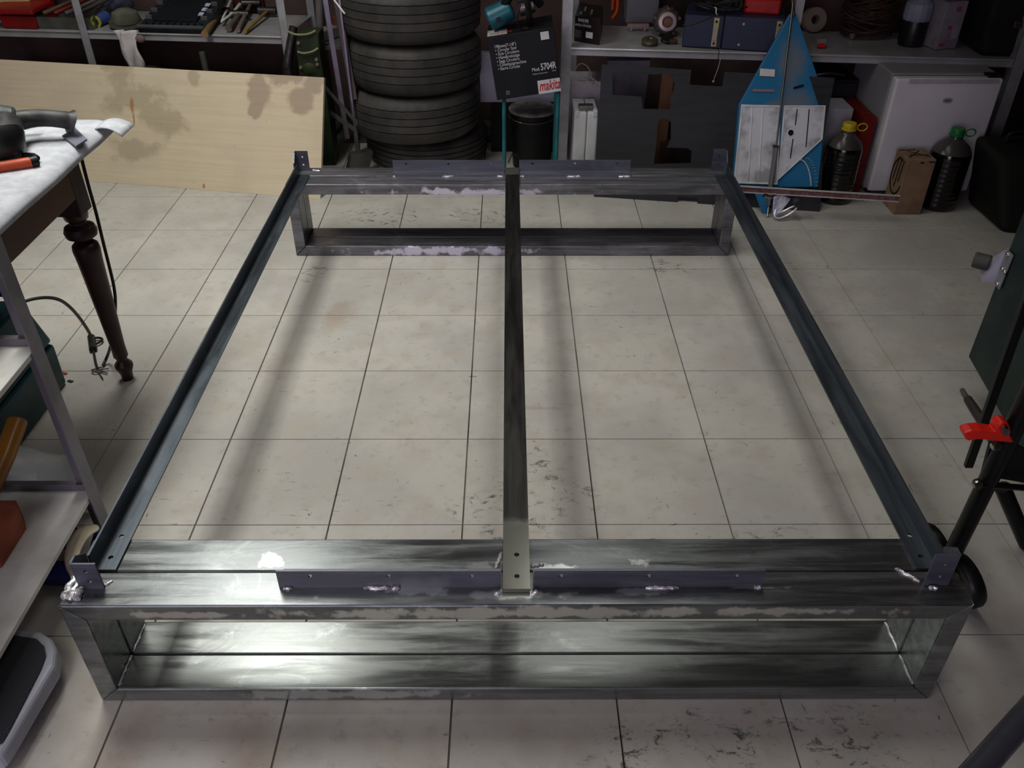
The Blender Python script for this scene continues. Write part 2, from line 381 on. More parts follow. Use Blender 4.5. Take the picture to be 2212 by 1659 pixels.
# ---------------- plywood sheet ----------------
def ply_mat():
    m, nt, b = nodes('plywood'); P = pos(nt)
    g = noise(nt, mapping(nt, P, (2, 2, 60)), 1.2, 5, .6, .3); n = noise(nt, P, 5, 5, .6)
    c = mix(nt, rng(nt, g, .3, .7), lin((.80, .745, .645)), lin((.765, .705, .60)))
    c = mix(nt, rng(nt, n, .45, .7, 0, .4), c, lin((.72, .67, .60)))
    A = spots(nt, P, [tuple(at(px, py, y=2.08))+(rx, .5, rz) for px, py, rx, rz in ((180, 175, .10, .08), (215, 215, .15, .11), (245, 235, .13, .09), (320, 275, .12, .09), (280, 340, .13, .07), (210, 260, .09, .07), (100, 165, .02, .02), (390, 195, .03, .03))], 7, .5, .5)
    c = mix(nt, mth(nt, 'MULTIPLY', A, .55), c, lin((.58, .53, .44)))
    B = spots(nt, P, [tuple(at(px, py, y=2.03))+(rx, .5, rz) for px, py, rx, rz in ((600, 188, .16, .06), (540, 220, .07, .08), (640, 232, .08, .08), (660, 200, .08, .06), (535, 258, .04, .035))], 9, .35, .4)
    c = mix(nt, mth(nt, 'MULTIPLY', B, .6), c, lin((.53, .45, .40)))
    D = spots(nt, P, [tuple(at(px, py, y=2.06))+(rx, .5, rz) for px, py, rx, rz in ((250, 262, .014, .055), (258, 285, .008, .05), (440, 402, .008, .012))], 10, .25, .5)
    c = mix(nt, mth(nt, 'MULTIPLY', D, .8), c, lin((.62, .42, .20)))
    s = noise(nt, mapping(nt, P, (60, 60, 30)), 1, 4, .7)
    c = mix(nt, rng(nt, s, .68, .76, 0, .6), c, lin((.38, .33, .28)))
    nt.links.new(c, b.inputs['Base Color']); b.inputs['Roughness'].default_value = .62
    bump(nt, b, s, .1, .001); return m
PA, PB = V((-2.35, 2.258, 0)), V((-.700, 1.957, 0)); u = (PB-PA).normalized(); nrm = V((u.y, -u.x, 0))*-1
lean = nrm*.21; upv = V((lean.x, lean.y, .455))
fr = upv.normalized().cross(u).normalized()*.018
if fr.y < 0: fr = -fr
pl = MB().obox(PA, PB-PA, fr, upv).build('plywood_sheet', ply_mat(), None, .0015)
tag(pl, 'stained pale plywood sheet leaning under the left shelf', 'plywood')

# ---------------- shelving along the back ----------------
SU = V((1, -.1, 0)).normalized(); SVv = V((.1, 1, 0)).normalized()
def S(x, v, z):   # x world-ish along the row, v depth behind the front line
    return V((x, 2.36-.1*x, z)) + SVv*v
shm = mat('shelf_grey', (.66, .66, .67), .35, .3, (.56, .56, .56), 6, rvar=.08)
shw = mat('shelf_post_grey', (.64, .64, .65), .45, .3, (.54, .54, .55), 10)
def shelf_board(parent, x0, x1, z, d=.42):
    b = MB(); o = S(x0, 0, z); e = S(x1, 0, z)-o
    b.obox(o-V((0, 0, .03)), e, SVv*.006, V((0, 0, .03))); b.obox(o-V((0, 0, .003)), e, SVv*d, V((0, 0, .003)))
    b.obox(S(x0, d-.006, z)-V((0, 0, .03)), e, SVv*.006, V((0, 0, .03))); b.tube([o+V((0, -.001, -.002)), S(x1, 0, z)+V((0, -.001, -.002))], .005, 10); return b.build('shelf', shm, parent)
def post(parent, x, v, z1, w=.036):
    b = MB(); o = S(x-w/2, v-.002, 0); e = SU*w
    b.obox(o, e, SVv*.003, V((0, 0, z1))); b.obox(o, SU*.003, SVv*w, V((0, 0, z1))); return b.build('post', shw, parent)
xl = [at(190, 130, y=2.50).x, at(622, 140, y=2.42).x]
us = thing('metal_shelf', 'grey metal shelving unit behind the plywood sheet', 'shelf', S((xl[0]+xl[1])/2, .2, 0))
ZS = .548
for (a, c) in ((-2.75, xl[0]-.0), (xl[0], xl[1])): shelf_board(us, a, c, ZS); shelf_board(us, a, c, 1.25)  # upper boards are out of view, added to shade the shelf below
for x in xl: post(us, x, -.004, 2.0); post(us, x, .40, 2.0)
xr = [at(1220, 200, y=2.3).x, at(1736, 20, y=2.15).x, at(2185, 200, y=2.12).x]
ur = thing('metal_shelf', 'grey metal shelving unit behind the blue saw table and small fridge', 'shelf', S((xr[0]+xr[2])/2, .2, 0))
xj = at(1556, 118, y=2.23).x
for (a, c) in ((xr[0], xj-.002), (xj+.002, xr[2])): shelf_board(ur, a, c, .535)
shelf_board(ur, xr[0], xr[2], 1.3)  # unseen upper board, put in to keep the row below dark
post(ur, xr[0], -.004, 2.0, .045); post(ur, xr[1], -.03, 2.0); post(ur, xr[2], -.004, 2.0, .05)
for x in (xr[0]+.02, xr[2]): post(ur, x, .40, 2.0)

# ---------------- tyres ----------------
def tyre_mat():
    m, nt, b = nodes('rubber'); P = pos(nt); n = noise(nt, P, 9, 5, .6)
    c = mix(nt, rng(nt, n, .3, .7), lin((.17, .172, .175)), lin((.25, .235, .22)))
    nt.links.new(c, b.inputs['Base Color']); b.inputs['Roughness'].default_value = .62
    bump(nt, b, noise(nt, P, 90, 3), .25, .001); return m
rub = tyre_mat()
def tyre(cx, cy, z0, w, r, label, grp='tyres stacked between the shelves'):
    p = [(r*.66, .012*w/.2), (r*.69, .0), (r*.80, -.0+.002), (r*.90, .006), (r*.955, w*.10), (r*.985, w*.16)]
    def gr(z): return [(r*.999, z-.0028), (r*.978, z-.0018), (r*.978, z+.0018), (r*.999, z+.0028)]
    for q in (.30, .46, .62, .78): p += gr(w*q)
    p += [(r*.985, w*.84), (r*.955, w*.90), (r*.90, w-.006), (r*.80, w-.002), (r*.69, w), (r*.66, w-.012*w/.2), (r*.63, w*.5)]
    n = len(p)
    fn = lambda i, j, rr: rr*.988 if (j in (5, n-8) and i % 4 == 0) else rr*.995 if (j in (4, n-7) and i % 4 == 0) else rr
    o = MB().lathe(p, (cx, cy, z0), (0, 0, 1), 144, True, fn).build('tyre', rub, None, smooth=True)
    return tag(o, label, 'tyre', None)
tyre(-.275, 2.50, 0, .152, .288, 'worn car tyre at the bottom of the stack on the floor')
tyre(-.318, 2.44, .156, .206, .300, 'worn car tyre second from the bottom of the stack')
tyre(-.305, 2.44, .366, .208, .297, 'worn car tyre second from the top of the stack')
tyre(-.312, 2.44, .578, .208, .305, 'worn car tyre on top of the stack')

# ---------------- circular saw carton on its teal stand ----------------
black_card = mat('black_card', (.045, .05, .08), .55, 0, (.03, .03, .045), 8)
white_p = mat('white_print', (.80, .80, .80), .6, 0, (.74, .74, .75), 20)
red_p = mat('red_print', (.75, .10, .12), .5, 0, (.66, .08, .10), 20)
grey_p = mat('grey_print', (.5, .5, .5), .6)
YB = 2.08
BL, BR, TL, TR = [at(*p, y=YB) for p in ((1074, 217), (1212, 196), (1043, 80), (1188, 42))]
ex = (BR-BL).normalized(); bw = (BR-BL).length*1.0; ey = V((-ex.z, 0, ex.x)); bh = (TL-BL).length*.98
carton = thing('saw_carton', 'black and white power tool carton tilted in front of the tyres', 'box', BL)
MB().obox(BL, ex*bw, V((0, .21, .0)), ey*bh).build('carton_body', black_card, carton, .002)
def bp(a, c): return BL+ex*(a*bw)+ey*(c*bh)+V((0, -.0006, 0))
def flat(name, a, c, w, h, m, lift=.0):
    o = bp(a, c)+V((0, -lift, 0)); return MB().obox(o, ex*(w*bw), V((0, -.0005, 0)), ey*(h*bh)).build(name, m, carton)
flat('white_panel', .655, 0.0, .345, .215, white_p); flat('white_square', .79, .835, .125, .12, white_p)
lines = ['190mm(7-1/8")', '\u2022 Circular Saw', '\u2022 Scie Circulaire', '\u2022 Handkreiss\u00e4ge', '\u2022 Sega Circolare', '\u2022 Cirkelzaagmachine', '\u2022 Sierra Circular']
wd = [.31, .31, .34, .34, .33, .42, .33]
for i, (s_, w_) in enumerate(zip(lines, wd)):
    text(s_, bp(.09, .82-.058*i), ex, ey, .0175, white_p, carton, w_*bw*1.04, fat=.004, lift=.0008)
text('Mod.', bp(.60, .375), ex, ey, .020, white_p, carton, .12*bw, fat=.006, lift=.0008)
text('5704R', bp(.735, .375), ex, ey, .038, white_p, carton, .235*bw, fat=.016, lift=.0008)
text('Makita Corporation', bp(.60, .32), ex, ey, .0075, white_p, carton, .23*bw, lift=.0008)
text('Japan', bp(.9, .335), ex, ey, .0065, white_p, carton, .06*bw, lift=.0008)
text('makita', bp(.675, .05), ex, ey, .058, red_p, carton, .325*bw, shear=.3, fat=.012, lift=.0016)
for k, (a0, w0) in enumerate(((.155, .055), (.168, .029))):
    o = bp(a0, .07+k*.013); w1 = w0*bw
    MB().plate([(0, 0), (w1, 0), (w1, w1), (0, w1)], [[(w1*.12, w1*.12), (w1*.88, w1*.12), (w1*.88, w1*.88), (w1*.12, w1*.88)]], .0006, o, ex, ey).build('insulation_mark', grey_p, carton)
MB().obox(BL+ey*(bh+.0005)+V((0, .01, 0)), ex*(.30*bw), V((0, .09, 0)), ey*.0006).build('top_label', mat('label_grey', (.66, .68, .66), .6), carton)
text('makita', BL+ey*(bh+.0012)+ex*.01+V((0, .03, 0)), ex, (0, 1, 0), .04, red_p, carton, .09, lift=.0004, shear=.3)
teal = mat('teal_enamel', (.16, .44, .46), .4, .1, (.12, .34, .37), 8)
st = thing('tubular_stand', 'teal tubular steel stand under the tilted tool carton', 'stand', (.17, YB+.1, 0))
def gz(x): return BL.z+(BR.z-BL.z)*(x-BL.x)/(BR.x-BL.x)-.012
xs = [at(1089, 300, y=YB+.01).x, at(1203, 300, y=YB+.01).x]
for x in xs:
    MB().tube([(x, YB+.02, .0), (x, YB+.02, gz(x))], .0085, 14).build('leg', teal, st, smooth=True)
    MB().tube([(x, YB+.19, .0), (x, YB+.19, gz(x))], .0085, 14).build('leg', teal, st, smooth=True)
for x in xs: MB().tube([(x, YB+.02, gz(x)-.002), (x, YB+.19, gz(x)-.002)], .008, 12).build('rail', teal, st, smooth=True)
# saw lying on the carton
def topc(a, d, z=0): return BL+ex*(a*bw)+ey*(bh+z)+V((0, d, 0))
saw = thing('circular_saw', 'teal and black circular saw lying on the tool carton', 'power tool', topc(.5, .1))
makt = mat('tool_teal', (.10, .36, .42), .38, 0, (.07, .28, .34), 10); dk = mat('dark_plastic', (.06, .06, .065), .45, 0, (.09, .09, .09), 14); alu = mat('cast_alu', (.62, .60, .60), .35, .9, (.45, .44, .44), 14, .15)
MB().cyl(topc(.05, .09, .045), topc(.42, .09, .075), .048, .042, 26).build('motor_housing', makt, saw, .008, True)
MB().cyl(topc(.20, .045, .05), topc(.20, .036, .05), .010).build('brush_cap', dk, saw)
MB().lathe([(.0, -.012), (.07, -.012), (.078, 0), (.07, .012), (0, .012)], topc(.66, .1, .07), ex, 30).build('blade_guard', dk, saw, smooth=True)
MB().cyl(topc(.52, .1, .07), topc(.76, .1, .075), .034, .03, 22).build('gear_case', alu, saw, .004, True)
MB().tube([topc(.3, .08, .09), topc(.45, .05, .14), topc(.7, .06, .14), topc(.85, .1, .07)], .017, 12, 2).build('handle', dk, saw, smooth=True)
MB().tube([topc(.55, .02, .10), topc(.47, .0, .05), topc(.50, .015, .006), topc(.62, .02, .006)], .004, 8, 2).build('cord', dk, saw, smooth=True)

# bucket with lid behind the stand
bk = at(1150, 252, y=2.36); bkz = .255
bucket = thing('paint_bucket', 'black bucket with a grey lid under the tool carton stand', 'bucket', (bk.x, 2.36, 0))
MB().lathe([(.088, 0), (.102, bkz)], (bk.x, 2.36, 0), (0, 0, 1), 40)  .build('bucket_body', mat('bucket_black', (.035, .035, .04), .5), bucket, smooth=True)
MB().lathe([(.107, bkz), (.109, bkz+.008), (.104, bkz+.014), (.070, bkz+.013), (.064, bkz+.009), (.0, bkz+.009)], (bk.x, 2.36, 0), (0, 0, 1), 40).build('lid', mat('lid_grey', (.52, .51, .50), .6, 0, (.38, .36, .35), 20), bucket, smooth=True)
MB().tube([(bk.x+.108*math.cos(a), 2.36+.108*math.sin(a), bkz-.018-.01*math.sin(-a)) for a in [PI+PI*i/16 for i in range(17)]], .0018, 6).build('handle', alu, bucket)
wk = MB().box((.03, 2.52, 0), (.33, 2.60, .235)).build('black_crate', mat('bag_black', (.04, .04, .045), .8, 0, (.055, .055, .06), 7), None, .003); tag(wk, 'black crate behind the bucket under the lilac board', 'crate')
wb = MB().box((-.02, 2.53, .2355), (.33, 2.57, .46)).build('panel_board', mat('lilac_board', (.62, .61, .68), .6, 0, (.54, .53, .6), 4), None, .003)
tag(wb, 'pale lilac board standing on the black crate behind the bucket', 'board')
cb = MB().tube([at(1098, 352, y=1.98), at(1105, 332, y=2.0), at(1118, 333, y=2.02), at(1128, 352, y=2.02), (.17, 2.03, .006), (.19, 2.05, .006)], .0035, 8, 2).build('cable', dk, None, smooth=True)
tag(cb, 'thin dark cable looping on the floor before the bucket', 'cable')

# ---------------- between plywood and tyres ----------------
grn = mat('machine_green', (.17, .215, .12), .5, .1, (.12, .15, .08), 12, .2)
def P2(px, py, y): return at(px, py, y=y)
gy = 2.34
gb = thing('green_gearbox', 'dark green cast machine housing beside the left shelf post', 'machine', (P2(665, 250, gy).x, gy+.05, 0))
a0, a1, a2, a3 = P2(640, 75, gy), P2(688, 72, gy), P2(712, 250, gy), P2(655, 255, gy)
MB().prism([a0, a1, P2(692, 120, gy), P2(705, 200, gy), V((a2.x, gy, .0)), V((a3.x-.02, gy, .0)), P2(648, 180, gy), P2(640, 110, gy)], (0, .12, 0)).build('casting', grn, gb, .006)
MB().tube([P2(643, 112, gy-.006), P2(655, 116, gy-.012), P2(676, 112, gy-.012), P2(687, 104, gy-.006)], .005, 8, 2).build('pipe', mat('khaki', (.50, .49, .38), .5, .4), gb, smooth=True)
MB().tube([P2(622, 68, gy-.004), P2(640, 76, gy-.008), P2(668, 74, gy-.008), P2(682, 66, gy-.004)], .005, 8, 2).build('flange', mat('khaki', (.50, .49, .38)), gb, smooth=True)
for p_ in ((650, 145), (686, 138), (684, 128), (645, 92), (690, 175), (697, 215)):
    c_ = P2(*p_, gy); MB().cyl(c_+V((0, .002, 0)), c_+V((0, -.009, 0)), .007, seg=10).build('bolt', mat('khaki', (.50, .49, .38)), gb)
MB().ball(P2(668, 150, gy)+V((0, .01, 0)), .045, (1, .35, .8)).build('boss', grn, gb, smooth=True)
cyo = MB().cyl(P2(620, 145, 2.40), P2(632, 60, 2.40)+V((0, .02, 0)), .022, .018, 18).cyl(V((P2(622, 165, 2.4).x, 2.40, 0)), P2(620, 145, 2.40), .026, .024, 18).build('shock_absorber', mat('old_steel', (.35, .34, .35), .4, .8, (.22, .21, .2), 18), None, smooth=True)
tag(cyo, 'old steel damper standing between shelf post and green housing', 'car part')
m_bar = mat('bar_steel', (.46, .46, .50), .35, .8, (.34, .30, .31), 7, stretch=(1, 1, .3)); m_bard = mat('bar_steel_dark', (.22, .21, .22), .45, .7, (.3, .26, .26), 9)
def lbar(pxa, pya, pxb, pyb, y, w, label, m=m_bar, ang=True, y2=None):
    A = at(pxa, pya, y=y2 or y+.1); B = at(pxb, pyb, y=y); d = B-A
    if B.z > .01 and pyb > 300: pass
    s_ = V((1, 0, 0)); b = MB(); b.obox(A, d, V((0, .003, 0)), s_*w)
    if ang: b.obox(A, d, s_*.003, V((0, w, 0)))
    return tag(b.build('steel_bar', m, None), label, 'metal bar')
lbar(690, -40, 745, 300, 2.28, .022, 'bright angle bar with a pinkish smear, leftmost of the leaning bars', y2=2.34)
lbar(712, -40, 757, 215, 2.25, .030, 'dark wide angle bar leaning against the tyre stack', m_bard, y2=2.36)
lbar(726, -40, 768, 300, 2.22, .008, 'thin bright strip leaning closest to the tyres', m_bar, False, y2=2.30)
for (p, q, lab) in ((((703, 185), (772, 262)), None, 'flat grey bar running down to the tyres, upper of two'), (((712, 238), (770, 278)), None, 'blade shaped grey bar behind the plywood edge, lower of two')):
    A, B = at(*p[0], y=2.22), at(*p[1], y=2.12)
    tag(MB().obox(A, B-A, V((0, .004, 0)), V((0, 0, -.022))).build('steel_strip', mat('dull_steel', (.42, .42, .43), .45, .7), None), lab, 'metal strip')
A, B = at(718, -5, y=2.2), at(745, 30, y=2.16)
tag(MB().tube([A, B], .0035, 8).build('white_rod', mat('offwhite_paint', (.85, .83, .82), .5), None), 'short off white rod leaning on the top tyre', 'rod')
sp = MB(); pts = []
A, B = at(735, 10, y=2.42), at(762, 130, y=2.42)
for i in range(90):
    t_ = i/89; a_ = t_*2*PI*7; pts.append(A.lerp(B, t_)+V((math.cos(a_)*.026, math.sin(a_)*.026, 0)))
sp.tube(pts, .006, 8); tag(sp.build('coil_spring', mat('spring_red', (.34, .13, .12), .5, .3), None, smooth=True), 'dull red coil spring wedged beside the tyres', 'spring')
A, B = at(735, 395-80, y=2.12), at(690, 330, y=2.05)
jk = thing('scissor_jack', 'small dark steel bracket on the floor by the plywood corner', 'tool', (at(730, 355, z=0).x, 2.22, 0))
MB().obox(V((-.62, 2.2, 0)), V((.09, .06, 0)), V((-.02, .05, 0)), V((.03, 0, .10))).build('plate', mat('dull_steel2', (.33, .33, .32), .5, .6), jk, .002)
MB().cyl((-.66, 2.12, .016), (-.60, 2.17, .016), .016, seg=14).build('roller', m_bard, jk)

# ---------------- right lower row ----------------
ac = thing('aluminium_case', 'narrow silver aluminium case standing beside the shelf post', 'case', (.43, 2.26, 0))
x0 = at(1238, 300, y=2.20).x; x1 = at(1289, 300, y=2.20).x; zt = at(1260, 243, y=2.20).z
alw = mat('silver_case', (.90, .91, .91), .35, .1, (.70, .73, .74), 4)
MB().box((x0, 2.20, 0), (x0+(x1-x0)*.53, 2.40, zt)).build('shell', alw, ac, .006)
MB().box((x0+(x1-x0)*.55, 2.20, 0), (x1, 2.40, zt)).build('shell', alw, ac, .006)
MB().box((x0+.02, 2.22, zt-.005), (x1-.02, 2.26, zt+.022)).build('latch', alu, ac, .003)
MB().box((x0+.002, 2.196, zt-.02), (x0+.022, 2.24, zt+.008)).box((x1-.022, 2.196, zt-.02), (x1-.002, 2.24, zt+.008)).build('corner_guard', mat('white_plastic', (.86, .87, .88), .4), ac, .004)
wc = thing('white_carton', 'white carton with blue print behind the aluminium case', 'box', (.47, 2.5, 0))
MB().box((.40, 2.44, 0), (.56, 2.60, .36)).build('carton_body', mat('white_card', (.74, .71, .75), .6), wc, .002)
bl = mat('blue_print', (.10, .25, .55), .5)
MB().box((.475, 2.437, .25), (.505, 2.4395, .285)).box((.475, 2.437, .205), (.505, 2.4395, .24)).build('blue_mark', bl, wc)
wp = mat('wire_grey', (.62, .58, .55), .5)
for k, (p, y) in enumerate(((((1243, 150), (1250, 138), (1262, 137), (1275, 150), (1282, 186)), 2.34), (((1236, 159), (1260, 160), (1285, 172), (1302, 190)), 2.33), (((1236, 182), (1250, 170), (1268, 172), (1284, 187)), 2.32), (((1236, 178), (1258, 184), (1286, 186)), 2.31))):
    tag(MB().tube([at(*q_, y=y) for q_ in p], .0022, 6, 2).build('wire', wp, None, smooth=True), ('tall hooped pale wire', 'long pale wire sloping to the right', 'low arched pale wire', 'nearly straight pale wire, lowest of four')[k]+' above the aluminium case', 'wire', 'loose wires above the aluminium case')
wd_ = mat('old_wood', (.36, .24, .16), .6, 0, (.26, .17, .11), 5, stretch=(1, 1, .2))
# dark cut-out steel plate
p0 = V((.486, 1.985, 0)); un = V((.54, -.09, 0)).normalized(); nn = V((-un.y, un.x, 0)); uv = (nn*.21+V((0, 0, .5))).normalized(); pn = un.cross(uv).normalized()
def PP(px, py):
    d = on(px, py, p0, pn)-p0; return (d.dot(un), d.dot(uv))
out = [PP(*q_) for q_ in ((1300, 139), (1493, 151), (1490, 183), (1560, 187), (1565, 155), (1803, 168), (1778, 300), (1772, 440))]
zb_ = lambda xx: (xx, 0.0)
out += [(out[-1][0], .0), (PP(1507, 432)[0], .0), (PP(1507, 432)[0], .022), (PP(1464, 432)[0], .022), (PP(1464, 432)[0], 0), (PP(1283, 422)[0], 0)]
out[7] = (out[7][0], .05)
h1 = [PP(*q_) for q_ in ((1323, 157), (1412, 161), (1440, 159), (1452, 166), (1457, 180), (1455, 195), (1449, 206), (1447, 236), (1388, 235), (1386, 209), (1323, 205))]
h2 = [PP(*q_) for q_ in ((1421, 264), (1428, 257), (1441, 257), (1449, 264), (1449, 300), (1440, 319), (1485, 320), (1494, 326), (1492, 352), (1412, 354), (1417, 320))]
plm = steel('plate_steel', (.09, .095, .11), (.135, .135, .15), .5, None, patch=.05, metal=.1)
tag(MB().plate(out, [h1, h2], .005, p0, un, uv).build('steel_plate', plm, None), 'large dark steel plate with cut-out notches leaning under the shelf', 'metal plate')
tag(MB().obox(V((at(1414, 320, y=2.22).x, 2.22, .0)), V((.052, 0, 0)), V((0, .03, 0)), V((.008, .03, .46))).build('wood_batten', wd_, None, .003), 'brown wood batten seen through the slot of the dark plate', 'wood')
tag(MB().box((.795, 2.16, 0), (1.02, 2.32, .16)).build('slot_filler', mat('slot_filler_dark', (.17, .11, .08), .7), None, .004), 'added dark low box that darkens the lower slot of the steel plate', 'box')  # added dark block, so no bright floor shows through the slot
tag(MB().obox(V((.55, 2.55, .0)), V((.2, 0, 0)), V((0, .05, 0)), V((.03, .08, .40))).build('paper_board', mat('pale_board', (.55, .53, .58), .7), None, .002), 'pale board seen through the upper cut-out of the plate', 'board')

tag(MB().tube([at(1558, 122, y=2.215), at(1552, 145, y=2.215), at(1542, 172, y=2.215)], .0018, 6).ball(at(1541, 176, y=2.215), .006, seg=8).build('hanging_string', wp, None, smooth=True), 'thin string hanging from the seam of the right shelf', 'string')
# ---------------- blue saw table standing on its end ----------------
k_ = .5; sp0 = V((1.3, 1.80, 0)); sn = V((0, -1, k_)).normalized(); sx = V((1, 0, 0)); sy = V((0, k_, 1)).normalized()
def SP(px, py, off=0):
    q_ = on(px, py, sp0+sn*off, sn) if off else on(px, py, sp0, sn)
    d = q_-sp0; return (d.x, d.dot(sy))
def SQ(px, py, off=0): return on(px, py, sp0+sn*off, sn)
blue, nt, b_ = nodes('worn_blue'); P_ = pos(nt)
wc0 = spots(nt, P_, [(1.26, 1.95, .52, .075, 1, .20), (1.29, 1.95, .40, .10, 1, .08), (1.20, 1.95, .38, .06, 1, .04)], 9, .25, .8)
nt.links.new(mix(nt, mth(nt, 'MULTIPLY', wc0, .8), lin((.14, .40, .56)), lin((.41, .42, .43))), b_.inputs['Base Color']); b_.inputs['Roughness'].default_value = .4
bt = thing('saw_table', 'blue steel and cast aluminium saw table standing upright against the shelf', 'saw table', (1.24, 1.85, 0))
body = [SP(*q_) for q_ in ((1708, 28), (1720, 28), (1787, 224), (1768, 404), (1592, 404), (1584, 395), (1598, 224))]
MB().plate(body, [], .03, sp0-sn*.018, sx, sy).build('table_body', blue, bt, .003)
cast = mat('cast_plate', (.80, .80, .83), .42, .1, (.58, .58, .59), 9, .25, lo=.42, hi=.62)
lp = [SP(*q_) for q_ in ((1601, 226), (1686, 228), (1679, 399), (1584, 396))]
MB().plate(lp, [], .006, sp0, sx, sy).build('left_plate', cast, bt, .0015)
rp = [SP(*q_) for q_ in ((1693, 228), (1783, 228), (1776, 301), (1679, 390))]
cx_, cy_ = SP(1708, 287)
MB().plate(rp, [circ(cx_, cy_, .012, 20)], .006, sp0, sx, sy).build('right_plate', cast, bt, .0015)
hc_ = sp0+sx*cx_+sy*cy_; MB().cyl(hc_-sn*.003, hc_+sn*.0015, .0118, seg=20).build('bore', mat('bore_black', (.02, .02, .02), .8), bt)
MB().lathe([(.012, .003), (.016, .003), (.015, .0045), (.0125, .0045)], hc_, sn, 24, closed=True).build('bore_ring', mat('rim_alu', (.86, .87, .88), .35, .1), bt)
def rim(pl_, nm):
    n_ = len(pl_); b_ = MB(); c_ = (sum(a for a, _ in pl_)/n_, sum(b for _, b in pl_)/n_)
    inn = [(a+(c_[0]-a)*.07, b+(c_[1]-b)*.05) for a, b in pl_]
    b_.plate(pl_, [inn], .003, sp0+sn*.0035, sx, sy).build(nm, mat('rim_alu', (.74, .75, .76)), bt)
rim(lp, 'rim'); rim(rp, 'rim')
for (a, b_) in (((1722, 236), (1718, 270)), ((1748, 236), (1741, 318)), ((1713, 300), (1707, 342))):
    q0, q1 = SQ(*a, .0034), SQ(*b_, .0034); MB().tube([q0, q1], .0022, 6).build('slot', dk, bt)
for xx in (1622, 1645):
    q0, q1 = SQ(xx+3, 232, .003), SQ(xx-6, 392, .003); MB().tube([q0, q1], .003, 6).build('rib', cast, bt)
rod = mat('chrome_rod', (.74, .73, .70), .22, 1, (.6, .58, .55), 12)
MB().tube([SQ(1713, 8, .02), SQ(1696, 150, .012), SQ(1677, 312, .010)], .0042, 10).build('guide_rod', rod, bt, smooth=True)
MB().cyl(SQ(1669, 315, .014), SQ(1683, 317, .014), .0055, seg=12).build('ferrule', rod, bt)
MB().tube([SQ(1676, 320, .018), SQ(1664, 405, .022), SQ(1660, 444, .022)], .010, 6).build('arm', mat('grey_arm', (.45, .45, .45), .45, .6), bt)
lo_ = SQ(1655, 480, .02); lo_.z = .006
MB().tube([SQ(1660, 444, .022), lo_], .004, 8).build('arm_tip', rod, bt)
MB().plate([SP(*q_) for q_ in ((1632, 418), (1665, 418), (1662, 470), (1652, 470))], [], .012, sp0-sn*.01, sx, sy).build('blue_foot', blue, bt, .002)
MB().tube([SQ(1712, 0, .01), SQ(1714, 34, .01)], .007, 10).build('top_clamp', rod, bt, smooth=True)
MB().obox(SQ(1642, 148, .0), SQ(1674, 150, .0)-SQ(1642, 148, 0), -sn*.001+sn*.0016, SQ(1644, 165, 0)-SQ(1645, 149, 0)).build('sticker', mat('sticker', (.80, .78, .76), .5), bt)
text('BINOKULAR', SQ(1620, 201, 0), sx, sy, .012, mat('faded_print', (.62, .48, .46), .6), bt, .10, lift=.0004) if False else None
MB().obox(SQ(1626, 198, .0), SQ(1672, 199, .0)-SQ(1626, 198, 0), sn*.0006, SQ(1626, 192, 0)-SQ(1626, 198, 0)).build('faded_print', mat('faded_print', (.52, .42, .42), .6), bt)
MB().obox(SQ(1714, 193, .0), SQ(1736, 187, .0)-SQ(1714, 193, 0), sn*.0006, SQ(1714, 188, 0)-SQ(1714, 193, 0)).build('black_mark', dk, bt)
arc = []
for i in range(14):
    t_ = i/13; arc.append(SQ(1728+24*math.sin(t_*PI/2), 345+57*(1-math.cos(t_*PI/2))+0, .002))
MB().tube(arc, .0035, 6).build('arc_scale', mat('scale_white', (.66, .68, .74), .4), bt, smooth=True)
for i in range(12):
    t_ = i/11; a = SQ(1740+22*math.sin(t_*PI/2), 342+60*(1-math.cos(t_*PI/2)), .001)
    MB().obox(a, V((.008, 0, 0)), sn*.0006, sy*.0016).build('scale_mark', mat('scale_white', (.66, .68, .74)), bt)
# mitre fence rule across the foot of the table
RY = 1.775
ruler = thing('fence_rule', 'long aluminium fence rule with dark red scale across the saw table foot', 'ruler', (1.35, RY, 0))
A, B = at(1596, 416, y=RY), at(1941, 437, y=RY-.06); d = B-A; th_ = V((0, .008, 0))
MB().obox(A, d, th_, V((0, 0, .004))).obox(A+V((0, 0, .024)), d, th_, V((0, 0, .004))).obox(A+V((0, .004, 0)), d, V((0, .004, 0)), V((0, 0, .026))).build('profile', mat('fence_alu', (.80, .80, .79), .35, .2), ruler)
MB().obox(A+V((0, .0025, .004)), d, V((0, .0015, 0)), V((0, 0, .020))).build('red_scale', mat('maroon', (.40, .22, .23), .5, 0, (.46, .36, .36), 60), ruler)
# mitre gauge head
MG = on(1700, 450, (0, 1.73, 0), (0, -1, .3)); mg = thing('mitre_gauge', 'bright cast mitre gauge head with black knob hanging under the fence rule', 'tool', (MG.x, 1.72, 0))
def MQ(px, py, o=0): return on(px, py, (0, 1.735-o, 0), (0, -1, .3))
ch = mat('bright_cast', (.88, .88, .94), .25, .2, (.6, .6, .68), 30, .5)
pts2 = [MQ(*q_) for q_ in ((1672, 426), (1690, 422), (1708, 430), (1700, 442), (1682, 462), (1672, 470), (1670, 450))]
MB().prism(pts2, (0, .012, 0)).build('head', ch, mg, .002)
MB().tube([MQ(*q_, .004) for q_ in ((1676, 452), (1672, 466), (1680, 473), (1700, 466), (1720, 452), (1722, 444), (1712, 446), (1690, 458), (1680, 460))], .0035, 8, 2).build('slot_arc', mat('white_cast', (.9, .9, .93), .3, .4), mg, smooth=True)
MB().cyl(MQ(1720, 434), MQ(1720, 434)+V((0, -.03, 0)), .018, .016, 24).build('knob', mat('knob_black', (.14, .14, .17), .6, 0, (.2, .2, .22), 60), mg, .003, True)
